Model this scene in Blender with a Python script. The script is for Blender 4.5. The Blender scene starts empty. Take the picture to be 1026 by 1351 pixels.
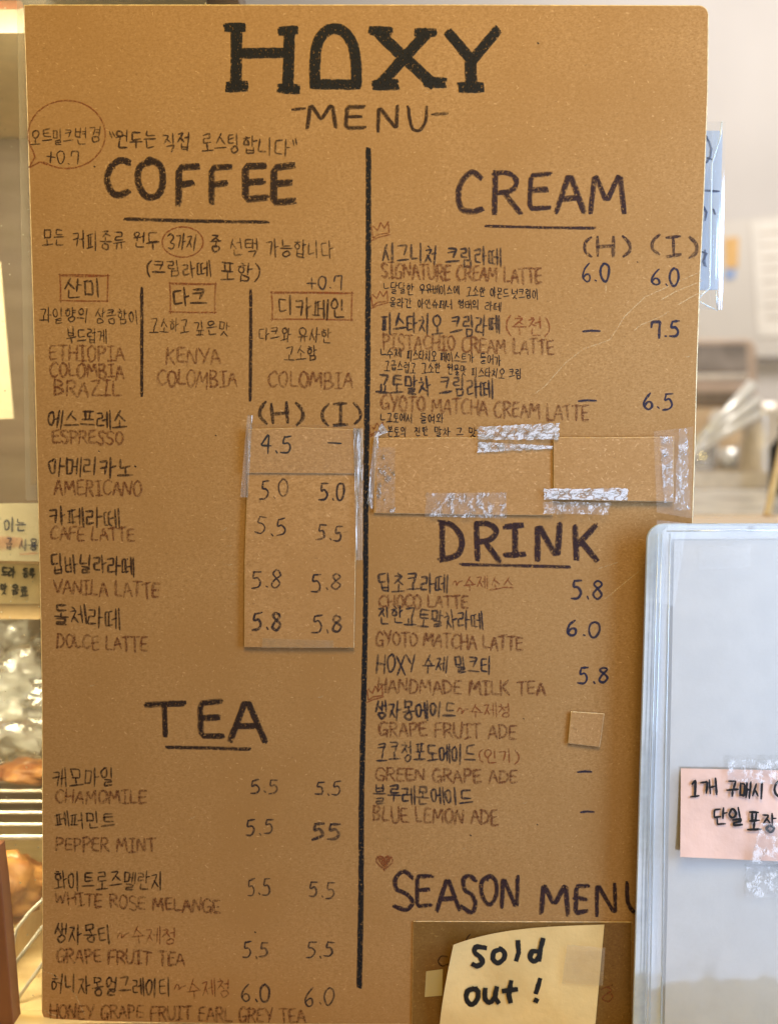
import bpy, math, random
from mathutils import Vector, noise as mnoise
rnd = random.Random(7)
scene = bpy.context.scene
col = scene.collection

# ------------------------------------------------------------------ camera
PITCH = math.radians(4.3)
DIST = 0.68
HALF = math.radians(20.0)
W, H = 1026.0, 1351.0
FPX = (W / 2) / math.tan(HALF)
DIRV = Vector((0, math.cos(PITCH), -math.sin(PITCH)))
UPV = Vector((0, math.sin(PITCH), math.cos(PITCH)))
CAM = -DIST * DIRV
cam = bpy.data.cameras.new('camera')
cam.sensor_fit = 'HORIZONTAL'
cam.sensor_width = 36
cam.lens = 18 / math.tan(HALF)
cam.clip_start = 0.05
cam.clip_end = 50
cam.dof.use_dof = True
cam.dof.focus_distance = DIST
cam.dof.aperture_fstop = 5.2
cam.dof.aperture_blades = 7
cam_o = bpy.data.objects.new('camera', cam)
cam_o.location = CAM
cam_o.rotation_euler = (math.pi / 2 - PITCH, 0, 0)
col.objects.link(cam_o)
scene.camera = cam_o

# ------------------------------------------------------------------ world and lamps
world = bpy.data.worlds.new('World')
scene.world = world
world.use_nodes = True
world.node_tree.nodes['Background'].inputs[0].default_value = (1.0, 0.74, 0.42, 1)
world.node_tree.nodes['Background'].inputs[1].default_value = 0.13


def area_lamp(name, loc, aim, sx, sy, power, color):
    l = bpy.data.lights.new(name, 'AREA')
    l.shape = 'RECTANGLE'
    l.size, l.size_y = sx, sy
    l.energy = power
    l.color = color
    o = bpy.data.objects.new(name, l)
    o.location = loc
    o.rotation_euler = (Vector(aim) - Vector(loc)).to_track_quat('-Z', 'Y').to_euler()
    col.objects.link(o)
    return o


area_lamp('shop_window', (0.57, -0.34, 0.08), (0.10, 0, -0.05), 0.22, 0.50, 6.2, (0.38, 0.62, 1.0))
area_lamp('reflection_lamp', (0.56, -1.62, -0.52), (0.20, 0, -0.08), 0.95, 1.25, 6.5, (0.74, 0.82, 1.0))  # added lamp behind the camera, for reflections on tape and sign holder
area_lamp('ceiling_lamp', (0.06, -0.70, 0.86), (0.0, 0, -0.05), 0.50, 0.40, 11.4, (1.0, 0.75, 0.20))
area_lamp('room_lamp', (1.0, 1.1, 1.5), (1.0, 1.9, 0.0), 0.9, 0.6, 26, (1.0, 0.95, 0.91))
area_lamp('case_lamp', (-0.36, 0.05, -0.10), (-0.36, 0.17, -0.33), 0.42, 0.03, 1.5, (1.0, 0.86, 0.55))
area_lamp('case_top_fill', (-0.36, 0.035, 0.34), (-0.36, 0.16, -0.06), 0.42, 0.03, 3.0, (1.0, 0.85, 0.60))  # added fill that brightens the paper labels and back panel
area_lamp('case_side_fill', (-0.44, 0.032, 0.06), (-0.25, 0.10, -0.05), 0.02, 0.30, 0.40, (1.0, 0.86, 0.60))  # added fill out of view, brightens the faces of the labels

scene.view_settings.view_transform = 'Standard'
scene.view_settings.look = 'None'
scene.view_settings.exposure = 0.0
scene.view_settings.gamma = 1.0
scene.view_settings.use_curve_mapping = False
scene.render.engine = 'CYCLES'
scene.cycles.max_bounces = 10
scene.cycles.transparent_max_bounces = 24
scene.cycles.caustics_reflective = False
scene.cycles.caustics_refractive = False
scene.cycles.sample_clamp_indirect = 4


# ------------------------------------------------------------------ helpers
def Q(px, py, Y=0.0):
    """Point on the upright plane y = Y that the photograph's pixel looks at."""
    d = DIRV + Vector(((px - W / 2) / FPX, 0, 0)) + UPV * ((H / 2 - py) / FPX)
    return CAM + d * ((Y - CAM.y) / d.y)


ZC = Q(300, 1353, 0).z           # the counter top the board stands on
ORIG = {}


def link(o, parent, origin):
    ORIG[o.name] = origin
    if parent is not None:
        o.parent = parent
        o.location = origin - ORIG[parent.name]
    else:
        o.location = origin
    col.objects.link(o)


def obj(name, verts, faces, mats, parent=None, uvs=None, fmat=None, smooth=False, origin=None):
    verts = [Vector(v) for v in verts]
    if origin is None:
        n = len(verts)
        lo = Vector((min(v.x for v in verts), min(v.y for v in verts), min(v.z for v in verts)))
        hi = Vector((max(v.x for v in verts), max(v.y for v in verts), max(v.z for v in verts)))
        origin = Vector(((lo.x + hi.x) / 2, (lo.y + hi.y) / 2, lo.z))
    me = bpy.data.meshes.new(name)
    me.from_pydata([v - origin for v in verts], [], faces)
    for m in (mats if isinstance(mats, (list, tuple)) else [mats]):
        me.materials.append(m)
    if fmat:
        me.polygons.foreach_set('material_index', fmat)
    if smooth:
        me.polygons.foreach_set('use_smooth', [True] * len(me.polygons))
    if uvs is not None:
        uvl = me.uv_layers.new(name='UVMap')
        flat = []
        for f in faces:
            for i in f:
                flat += uvs[i]
        uvl.data.foreach_set('uv', flat)
    me.update()
    o = bpy.data.objects.new(name, me)
    link(o, parent, origin)
    return o


def empty(name, origin):
    o = bpy.data.objects.new(name, None)
    o.empty_display_size = 0.02
    link(o, None, Vector(origin))
    return o


def tag(o, label=None, cat=None, group=None, kind=None):
    if label: o['label'] = label
    if cat: o['category'] = cat
    if group: o['group'] = group
    if kind: o['kind'] = kind
    return o


class Geo:
    def __init__(self):
        self.v, self.f, self.m = [], [], []

    def add(self, verts, faces, mi=0):
        b = len(self.v)
        self.v += [Vector(x) for x in verts]
        self.f += [tuple(i + b for i in q) for q in faces]
        self.m += [mi] * len(faces)

    def box(self, lo, hi, mi=0):
        (x0, y0, z0), (x1, y1, z1) = lo, hi
        self.add([(x0, y0, z0), (x1, y0, z0), (x1, y1, z0), (x0, y1, z0), (x0, y0, z1), (x1, y0, z1), (x1, y1, z1), (x0, y1, z1)],
                 [(0, 3, 2, 1), (4, 5, 6, 7), (0, 1, 5, 4), (1, 2, 6, 5), (2, 3, 7, 6), (3, 0, 4, 7)], mi)

    def slab(self, poly, t, mi=0, bevel=0.0, side=0):
        """front outline (world points facing -y), thickness t backwards, optional chamfered edge"""
        n = len(poly)
        c = sum((Vector(p) for p in poly), Vector()) / n
        front = []
        for i, p in enumerate(poly):
            p = Vector(p)
            if bevel:
                a, b = Vector(poly[i - 1]), Vector(poly[(i + 1) % n])
                d1, d2 = (p - a).normalized(), (b - p).normalized()
                nrm = (d1 + d2)
                nrm = Vector((-nrm.z, 0, nrm.x)).normalized()
                if nrm.dot(c - p) < 0: nrm = -nrm
                front.append(p + nrm * bevel)
            else:
                front.append(p)
        rim = [Vector(p) + Vector((0, bevel * 0.8, 0)) for p in poly]
        back = [Vector(p) + Vector((0, t, 0)) for p in poly]
        b = len(self.v)
        self.add(front, [tuple(range(n))], mi)
        k = b + n
        self.v += rim + back
        for i in range(n):
            j = (i + 1) % n
            if bevel:
                self.f.append((b + i, k + i, k + j, b + j)); self.m.append(side)
                self.f.append((k + i, k + n + i, k + n + j, k + j)); self.m.append(side)
            else:
                self.f.append((b + i, k + n + i, k + n + j, b + j)); self.m.append(side)
        self.f.append(tuple(k + n + i for i in reversed(range(n)))); self.m.append(mi)

    def tube(self, pts, r, seg=8, mi=0):
        pts = [Vector(p) for p in pts]
        rings = []
        rr = r if isinstance(r, (list, tuple)) else [r] * len(pts)
        for i, p in enumerate(pts):
            t = (pts[min(i + 1, len(pts) - 1)] - pts[max(i - 1, 0)]).normalized()
            a = t.cross(Vector((0.13, 0.2, 0.97)))
            if a.length < 1e-3: a = t.cross(Vector((1, 0, 0)))
            a.normalize(); b = t.cross(a)
            rings.append([p + (a * math.cos(2 * math.pi * k / seg) + b * math.sin(2 * math.pi * k / seg)) * rr[i] for k in range(seg)])
        f = []
        for i in range(len(pts) - 1):
            for k in range(seg):
                k2 = (k + 1) % seg
                f.append((i * seg + k, i * seg + k2, (i + 1) * seg + k2, (i + 1) * seg + k))
        f.append(tuple(reversed(range(seg))))
        f.append(tuple((len(pts) - 1) * seg + k for k in range(seg)))
        self.add([v for q in rings for v in q], f, mi)

    def build(self, name, mats, parent=None, smooth=False, origin=None):
        return obj(name, self.v, self.f, mats, parent, fmat=self.m, smooth=smooth, origin=origin)


# ------------------------------------------------------------------ materials
def new_mat(name):
    m = bpy.data.materials.new(name)
    m.use_nodes = True
    nt = m.node_tree
    nt.nodes.clear()
    out = nt.nodes.new('ShaderNodeOutputMaterial')
    return m, nt, out


def N(nt, t, **kw):
    n = nt.nodes.new('ShaderNode' + t)
    for k, v in kw.items():
        if k.startswith('i_'):
            k2 = k[2:]
            n.inputs[int(k2) if k2.isdigit() else k2.replace('_', ' ')].default_value = v
        else:
            setattr(n, k, v)
    return n


def pos_noise(nt, scale, detail=3.0, stretch=(1, 1, 1), rot=(0, 0, 0), rough=0.55):
    g = N(nt, 'NewGeometry')
    mp = N(nt, 'Mapping')
    mp.vector_type = 'TEXTURE'          # turn first, then stretch
    mp.inputs['Scale'].default_value = tuple(1 / x for x in stretch)
    mp.inputs['Rotation'].default_value = rot
    nt.links.new(g.outputs['Position'], mp.inputs['Vector'])
    n = N(nt, 'TexNoise')
    n.inputs['Scale'].default_value = scale
    n.inputs['Detail'].default_value = detail
    n.inputs['Roughness'].default_value = rough
    nt.links.new(mp.outputs[0], n.inputs['Vector'])
    return n.outputs['Fac']


def rng(nt, src, a, b, c=0.0, d=1.0, smooth=True):
    r = N(nt, 'MapRange')
    r.interpolation_type = 'SMOOTHSTEP' if smooth else 'LINEAR'
    r.inputs[1].default_value, r.inputs[2].default_value = a, b
    r.inputs[3].default_value, r.inputs[4].default_value = c, d
    nt.links.new(src, r.inputs[0])
    return r.outputs[0]


def math_n(nt, op, a, b):
    n = N(nt, 'Math', operation=op)
    for i, x in enumerate((a, b)):
        if isinstance(x, (int, float)): n.inputs[i].default_value = x
        else: nt.links.new(x, n.inputs[i])
    return n.outputs[0]


def mixc(nt, fac, a, b):
    n = N(nt, 'Mix', data_type='RGBA')
    for s, x in ((n.inputs[0], fac), (n.inputs[6], a), (n.inputs[7], b)):
        if isinstance(x, (int, float)): s.default_value = x
        elif isinstance(x, tuple): s.default_value = (*x, 1)
        else: nt.links.new(x, s)
    return n.outputs[2]


def kraft(name, base, contrast=1.0, rough=0.78, spec=0.25):
    m, nt, out = new_mat(name)
    b = N(nt, 'BsdfPrincipled')
    dark = tuple(c * k for c, k in zip(base, (0.70, 0.66, 0.56)))
    light = tuple(min(1, c * k) for c, k in zip(base, (1.24, 1.30, 1.48)))
    patch = rng(nt, pos_noise(nt, 16, 4), 0.3, 0.72)
    grain = rng(nt, pos_noise(nt, 480, 4, (0.6, 1, 1), (0, 0.12, 0), rough=0.8), 0.28, 0.72)
    fine = rng(nt, pos_noise(nt, 950, 2, (0.6, 1, 1), (0, -0.2, 0), rough=0.6), 0.28, 0.72)
    c = mixc(nt, math_n(nt, 'ADD', math_n(nt, 'MULTIPLY', grain, 0.55), math_n(nt, 'MULTIPLY', fine, 0.45)), dark, light)
    c = mixc(nt, math_n(nt, 'ADD', math_n(nt, 'MULTIPLY', patch, 0.55), math_n(nt, 'MULTIPLY', rng(nt, pos_noise(nt, 5, 3, rough=0.6), 0.42, 0.68), 0.35)), c, tuple(x * k for x, k in zip(base, (0.86, 0.82, 0.74))))
    # fibres: short pale and dark hairs lying in all directions
    fl = None
    for sc, ang, th in ((700, 0.15, .69), (760, -0.5, .70), (650, 0.8, .70), (720, 1.5, .71), (690, -1.1, .71)):
        f1 = rng(nt, pos_noise(nt, sc, 1, (0.34, 1, 1), (0, ang, 0)), th, th + .09)
        fl = f1 if fl is None else math_n(nt, 'MAXIMUM', fl, f1)
    f3 = rng(nt, pos_noise(nt, 640, 1, (0.4, 1, 1), (0, -0.3, 0)), 0.69, 0.80)
    c = mixc(nt, math_n(nt, 'MULTIPLY', fl, 0.75), c, tuple(min(1, x * k) for x, k in zip(base, (1.45, 1.6, 2.0))))
    c = mixc(nt, math_n(nt, 'MULTIPLY', f3, 0.5), c, tuple(x * 0.5 for x in base))
    nt.links.new(c, b.inputs['Base Color'])
    b.inputs['Roughness'].default_value = rough
    b.inputs['Specular IOR Level'].default_value = spec
    bu = N(nt, 'Bump')
    bu.inputs['Strength'].default_value = 0.35
    bu.inputs['Distance'].default_value = 0.0006
    nt.links.new(pos_noise(nt, 300, 6, rough=0.7), bu.inputs['Height'])
    nt.links.new(bu.outputs[0], b.inputs['Normal'])
    nt.links.new(b.outputs[0], out.inputs[0])
    return m


def ink(name, color, alpha, lo=0.35, hi=0.6, scale=900, edge=0.55, rough=0.7, pmin=0.5):
    """dry pencil, crayon or pen laid on paper: covers only the tops of the paper's grain"""
    m, nt, out = new_mat(name)
    d = N(nt, 'BsdfPrincipled')
    d.inputs['Base Color'].default_value = (*color, 1)
    d.inputs['Roughness'].default_value = rough
    d.inputs['Specular IOR Level'].default_value = 0.2
    t = N(nt, 'BsdfTransparent')
    uv = N(nt, 'TexCoord')
    sp = N(nt, 'SeparateXYZ')
    nt.links.new(uv.outputs['UV'], sp.inputs[0])
    v = math_n(nt, 'ABSOLUTE', math_n(nt, 'SUBTRACT', sp.outputs[1], 0.5), 0)
    v = math_n(nt, 'MULTIPLY', v, 2.0)
    gr = pos_noise(nt, scale, 2, rough=0.6)
    v2 = math_n(nt, 'ADD', v, math_n(nt, 'MULTIPLY', math_n(nt, 'SUBTRACT', gr, 0.5), 0.5))
    e = rng(nt, v2, 1 - edge, 1.0, 1.0, 0.0)
    g = rng(nt, gr, lo, hi, 0.12, 1.0)
    pr = rng(nt, pos_noise(nt, 70, 2), 0.25, 0.7, pmin, 1.0)
    a = math_n(nt, 'MULTIPLY', math_n(nt, 'MULTIPLY', e, g), math_n(nt, 'MULTIPLY', pr, alpha))
    mx = N(nt, 'MixShader')
    nt.links.new(a, mx.inputs[0])
    nt.links.new(t.outputs[0], mx.inputs[1])
    nt.links.new(d.outputs[0], mx.inputs[2])
    nt.links.new(mx.outputs[0], out.inputs[0])
    return m


def plain(name, color, rough=0.5, metallic=0.0, spec=0.5, var=0.12, scale=30, bump=0.0, bscale=80, stretch=(1, 1, 1), dark=0.7, coat=0.0):
    m, nt, out = new_mat(name)
    b = N(nt, 'BsdfPrincipled')
    f = rng(nt, pos_noise(nt, scale, 4, stretch), 0.3, 0.7)
    c = mixc(nt, f, tuple(x * (1 - var) for x in color), tuple(min(1, x * (1 + var * 0.6)) for x in color))
    nt.links.new(c, b.inputs['Base Color'])
    b.inputs['Roughness'].default_value = rough
    b.inputs['Metallic'].default_value = metallic
    b.inputs['Specular IOR Level'].default_value = spec
    b.inputs['Coat Weight'].default_value = coat
    if bump:
        bu = N(nt, 'Bump')
        bu.inputs['Strength'].default_value = bump
        bu.inputs['Distance'].default_value = 0.002
        nt.links.new(pos_noise(nt, bscale, 5), bu.inputs['Height'])
        nt.links.new(bu.outputs[0], b.inputs['Normal'])
    nt.links.new(b.outputs[0], out.inputs[0])
    return m


def film(name, gloss, haze, rough, haze_col, crinkle=0.0, cscale=200, patchy=0.0, pscale=120, stretch=(1, 1, 1), tint=(1, 1, 1), base_gloss=0.04, mottle=0.0, bdist=0.0012, veins=0.0, wscale=200):
    """clear plastic film: see-through, with a gloss that wrinkles break up and a little milky haze"""
    m, nt, out = new_mat(name)
    t = N(nt, 'BsdfTransparent')
    t.inputs[0].default_value = (*tint, 1)
    g = N(nt, 'BsdfGlossy')
    g.inputs['Roughness'].default_value = rough
    g.inputs['Color'].default_value = (0.95, 0.97, 1, 1)
    d = N(nt, 'BsdfDiffuse')
    d.inputs[0].default_value = (*haze_col, 1)
    if crinkle:
        bu = N(nt, 'Bump')
        bu.inputs['Strength'].default_value = crinkle
        bu.inputs['Distance'].default_value = bdist
        nt.links.new(pos_noise(nt, cscale, 3, stretch, rough=0.6), bu.inputs['Height'])
        nt.links.new(bu.outputs[0], g.inputs['Normal'])
    m1 = N(nt, 'MixShader')
    m1.inputs[0].default_value = haze
    if mottle:
        nt.links.new(rng(nt, pos_noise(nt, 34, 4, rough=0.65), 0.3, 0.72, haze * (1 - mottle), haze), m1.inputs[0])
    nt.links.new(t.outputs[0], m1.inputs[1])
    nt.links.new(d.outputs[0], m1.inputs[2])
    m2 = N(nt, 'MixShader')
    if patchy:
        p = rng(nt, pos_noise(nt, pscale, 4, stretch, rough=0.65), 0.52 - patchy * 0.2, 0.6, base_gloss, gloss)
        nt.links.new(p, m2.inputs[0])
    else:
        m2.inputs[0].default_value = gloss
    if veins:
        w = math_n(nt, 'ABSOLUTE', math_n(nt, 'SUBTRACT', pos_noise(nt, wscale, 2, stretch), 0.5), 0)
        nt.links.new(rng(nt, w, 0.008, 0.055, haze * (1 - veins), haze), m1.inputs[0])
        nt.links.new(rng(nt, w, 0.008, 0.055, base_gloss, gloss), m2.inputs[0])
    nt.links.new(m1.outputs[0], m2.inputs[1])
    nt.links.new(g.outputs[0], m2.inputs[2])
    nt.links.new(m2.outputs[0], out.inputs[0])
    return m


def wood(name, a, b, scale=14, stretch=(0.12, 1, 1), rough=0.55):
    m, nt, out = new_mat(name)
    p = N(nt, 'BsdfPrincipled')
    f = rng(nt, pos_noise(nt, scale * 6, 6, stretch, rough=0.6), 0.25, 0.75)
    nt.links.new(mixc(nt, f, a, b), p.inputs['Base Color'])
    p.inputs['Roughness'].default_value = rough
    nt.links.new(p.outputs[0], out.inputs[0])
    return m


M = {}
M['kraft'] = kraft('kraft_board', (0.372, 0.195, 0.069))
M['kraft_edge'] = plain('kraft_cut_edge', (0.74, 0.55, 0.32), 0.9, var=0.25, scale=220)
M['kraft_card'] = kraft('kraft_card', (0.415, 0.220, 0.084), 1.05)
M['kraft_card_edge'] = plain('kraft_card_edge', (0.66, 0.45, 0.24), 0.9, var=0.25, scale=220)
M['kraft_dark'] = kraft('varnished_kraft', (0.20, 0.098, 0.022), 1.0, 0.5, 0.2)
M['crease'] = ink('crease_line', (0.72, 0.50, 0.27), 0.75, 0.3, 0.6, 600, 0.8)
M['black'] = ink('black_crayon', (0.012, 0.010, 0.011), 0.98, 0.30, 0.51, 640, 0.18, pmin=0.85)
M['brownblack'] = ink('dark_brown_crayon', (0.036, 0.018, 0.013), 0.97, 0.30, 0.53, 640, 0.35)
M['plum'] = ink('plum_crayon', (0.040, 0.018, 0.020), 0.96, 0.30, 0.53, 640, 0.35)
M['pencil'] = ink('dark_brown_pencil', (0.042, 0.019, 0.011), 0.95, 0.26, 0.52, 800, 0.5)
M['pencil_grey'] = ink('grey_black_pencil', (0.030, 0.020, 0.024), 0.94, 0.26, 0.52, 800, 0.5)
M['brown'] = ink('faint_brown_pencil', (0.165, 0.052, 0.018), 0.84, 0.32, 0.60, 800, 0.6)
M['brown_red'] = ink('red_brown_pencil', (0.23, 0.060, 0.018), 0.90, 0.30, 0.58, 800, 0.6)
M['pen'] = ink('fine_black_pen', (0.012, 0.010, 0.016), 0.98, 0.15, 0.40, 900, 0.4, pmin=0.8)
M['bluepen'] = ink('blue_black_pencil', (0.020, 0.018, 0.042), 0.96, 0.22, 0.45, 900, 0.4, pmin=0.75)
M['marker'] = ink('black_marker', (0.010, 0.009, 0.010), 1.0, 0.05, 0.25, 500, 0.2, 0.4, 0.97)
M['blue_marker'] = ink('blue_pen', (0.030, 0.045, 0.12), 0.9, 0.1, 0.4, 500, 0.4)
M['pink_marker'] = ink('pink_highlighter', (0.75, 0.24, 0.16), 0.45, 0.1, 0.4, 300, 0.5)
M['tape_silver'] = film('wrinkled_tape', 0.42, 0.40, 0.22, (0.66, 0.66, 0.72), 0.6, 190, stretch=(0.7, 1, 1), base_gloss=0.10, veins=0.85, wscale=170)
M['tape_patchy'] = film('bubbled_tape', 0.46, 0.10, 0.22, (0.60, 0.60, 0.66), 0.6, 240, 0.22, 210, (1, 1, 0.75), mottle=0.6)
M['tape_dots'] = film('dotted_tape', 0.5, 0.04, 0.2, (0.6, 0.6, 0.66), 0.6, 240, -0.30, 230, base_gloss=0.05)
M['tape_clear'] = film('clear_tape', 0.045, 0.02, 0.20, (0.8, 0.78, 0.75), 0.25, 160, 0.2, 120)
M['tape_ridge'] = film('folded_tape_edge', 0.70, 0.12, 0.16, (0.75, 0.82, 0.92), 0.6, 420, 0.5, 330, (1, 1, 0.07))
M['tape_matte'] = film('matte_tape', 0.06, 0.22, 0.35, (0.50, 0.34, 0.17), 0.2, 300, 0.2, 120)
M['masking'] = film('cream_tape', 0.05, 0.70, 0.5, (0.64, 0.50, 0.24), 0.2, 300)
M['holder'] = film('milky_plastic', 0.26, 0.74, 0.10, (0.57, 0.635, 0.72), 0.35, 16, 0.8, 12, (2.4, 1, 0.5), mottle=0.35)
M['holder_front'] = film('clear_front_plastic', 0.10, 0.07, 0.10, (0.74, 0.76, 0.82), 0.8, 7, 0.0, 9, (1.4, 1, 0.5), bdist=0.009)
M['rim'] = film('plastic_rim', 0.35, 0.55, 0.12, (0.70, 0.79, 0.90), 0.3, 40, 0.6, 30, (1, 1, 0.2))
M['white_paper'] = plain('white_paper', (0.51, 0.455, 0.395), 0.8, var=0.07, scale=60, bump=0.1, bscale=200)
M['pink_paper'] = plain('pink_note_paper', (0.80, 0.50, 0.40), 0.8, var=0.09, scale=30, bump=0.5, bscale=55)
M['yellow_paper'] = plain('yellow_note_paper', (0.70, 0.475, 0.20), 0.75, var=0.10, scale=30, bump=0.6, bscale=45)
M['cream_paper'] = plain('cream_paper', (0.84, 0.74, 0.52), 0.8, var=0.08, scale=50)
M['tan_paper'] = plain('tan_paper', (0.66, 0.50, 0.26), 0.8, var=0.1, scale=50)
M['blue_paper'] = plain('pale_blue_paper', (0.40, 0.435, 0.52), 0.7, var=0.08, scale=30)
M['cello'] = film('cellophane', 0.13, 0.05, 0.14, (0.8, 0.9, 1.0), 0.5, 55, 0.4, 40, (2.2, 1, 0.12), base_gloss=0.05)
M['bag'] = film('crumpled_clear_bag', 0.50, 0.50, 0.14, (0.74, 0.73, 0.68), 1.0, 60, 0.5, 52, (0.5, 1, 1.3), bdist=0.004)
M['wall'] = plain('painted_wall', (0.66, 0.625, 0.60), 0.9, var=0.04, scale=3)
M['panel'] = plain('pale_panel', (0.70, 0.66, 0.61), 0.5, var=0.05, scale=3)
M['paper_bg'] = plain('notice_paper', (0.86, 0.82, 0.76), 0.8, var=0.06, scale=22)
M['orange'] = plain('orange_sticker', (0.80, 0.50, 0.20), 0.7)
M['bluest'] = plain('blue_sticker', (0.32, 0.45, 0.75), 0.7)
M['redst'] = plain('red_sticker', (0.62, 0.22, 0.10), 0.7)
M['steel'] = plain('steel', (0.80, 0.72, 0.62), 0.3, 0.2, var=0.1, scale=60)
M['chrome'] = plain('bright_wire', (0.92, 0.89, 0.82), 0.25, 0.25, var=0.1, scale=60)
M['oven'] = plain('dark_oven', (0.26, 0.225, 0.20), 0.2, 0.0, 0.8, var=0.6, scale=9)  # blotchy colour stands in for reflections in the oven door
M['ovenmetal'] = plain('oven_metal', (0.52, 0.40, 0.31), 0.4, 0.0, scale=8)
M['blackp'] = plain('black_plastic', (0.012, 0.012, 0.014), 0.3)
M['counter'] = plain('stone_counter', (0.72, 0.68, 0.62), 0.25, var=0.4, scale=11)
M['pale_wood'] = wood('pale_wood', (0.62, 0.44, 0.20), (0.76, 0.58, 0.31), 10)
M['brown_wood'] = wood('brown_wood', (0.20, 0.145, 0.10), (0.30, 0.225, 0.165), 8)
M['shelf_wood'] = wood('shelf_wood', (0.34, 0.21, 0.08), (0.46, 0.30, 0.13), 10)
M['post_wood'] = wood('red_brown_wood', (0.115, 0.036, 0.010), (0.185, 0.062, 0.018), 9, (1, 1, 0.1))
M['box_wood'] = wood('tan_box_wood', (0.66, 0.48, 0.31), (0.78, 0.60, 0.41), 8)


def glass_mat():
    m, nt, out = new_mat('dusty_glass')
    t = N(nt, 'BsdfTransparent')
    t.inputs[0].default_value = (0.93, 0.94, 0.92, 1)
    g = N(nt, 'BsdfGlossy'); g.inputs['Roughness'].default_value = 0.05
    d = N(nt, 'BsdfDiffuse'); d.inputs[0].default_value = (0.8, 0.74, 0.62, 1)
    geo = N(nt, 'NewGeometry')
    vo = N(nt, 'TexVoronoi'); vo.inputs['Scale'].default_value = 150
    nt.links.new(geo.outputs['Position'], vo.inputs['Vector'])
    sp = rng(nt, vo.outputs['Distance'], 0.05, 0.13, 0.7, 0.0)
    few = rng(nt, vo.outputs['Color'], 0.62, 0.75)
    hz = rng(nt, pos_noise(nt, 8, 3, (1, 1, 2.5)), 0.3, 0.8, 0.02, 0.12)
    f = math_n(nt, 'ADD', math_n(nt, 'MULTIPLY', sp, few), hz)
    m1 = N(nt, 'MixShader')
    nt.links.new(f, m1.inputs[0]); nt.links.new(t.outputs[0], m1.inputs[1]); nt.links.new(d.outputs[0], m1.inputs[2])
    m2 = N(nt, 'MixShader'); m2.inputs[0].default_value = 0.05
    nt.links.new(m1.outputs[0], m2.inputs[1]); nt.links.new(g.outputs[0], m2.inputs[2])
    nt.links.new(m2.outputs[0], out.inputs[0])
    return m


def crust_mat():
    m, nt, out = new_mat('bread_crust')
    p = N(nt, 'BsdfPrincipled')
    f = rng(nt, pos_noise(nt, 38, 5), 0.32, 0.66)
    c = mixc(nt, f, (0.20, 0.060, 0.014), (0.55, 0.27, 0.07))
    fl = rng(nt, pos_noise(nt, 60, 6, rough=0.7), 0.60, 0.68)
    c = mixc(nt, math_n(nt, 'MULTIPLY', fl, 0.7), c, (0.80, 0.72, 0.58))
    nt.links.new(c, p.inputs['Base Color'])
    p.inputs['Roughness'].default_value = 0.5
    nt.links.new(p.outputs[0], out.inputs[0])
    return m


M['glass'] = glass_mat()
M['cup_glass'] = film('cup_glass', 0.35, 0.25, 0.08, (0.85, 0.83, 0.80), 0.3, 60)
M['crust'] = crust_mat()
M['strip'] = film('glass_edge_band', 0.06, 0.30, 0.2, (0.62, 0.60, 0.62), 0.2, 60)

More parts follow.
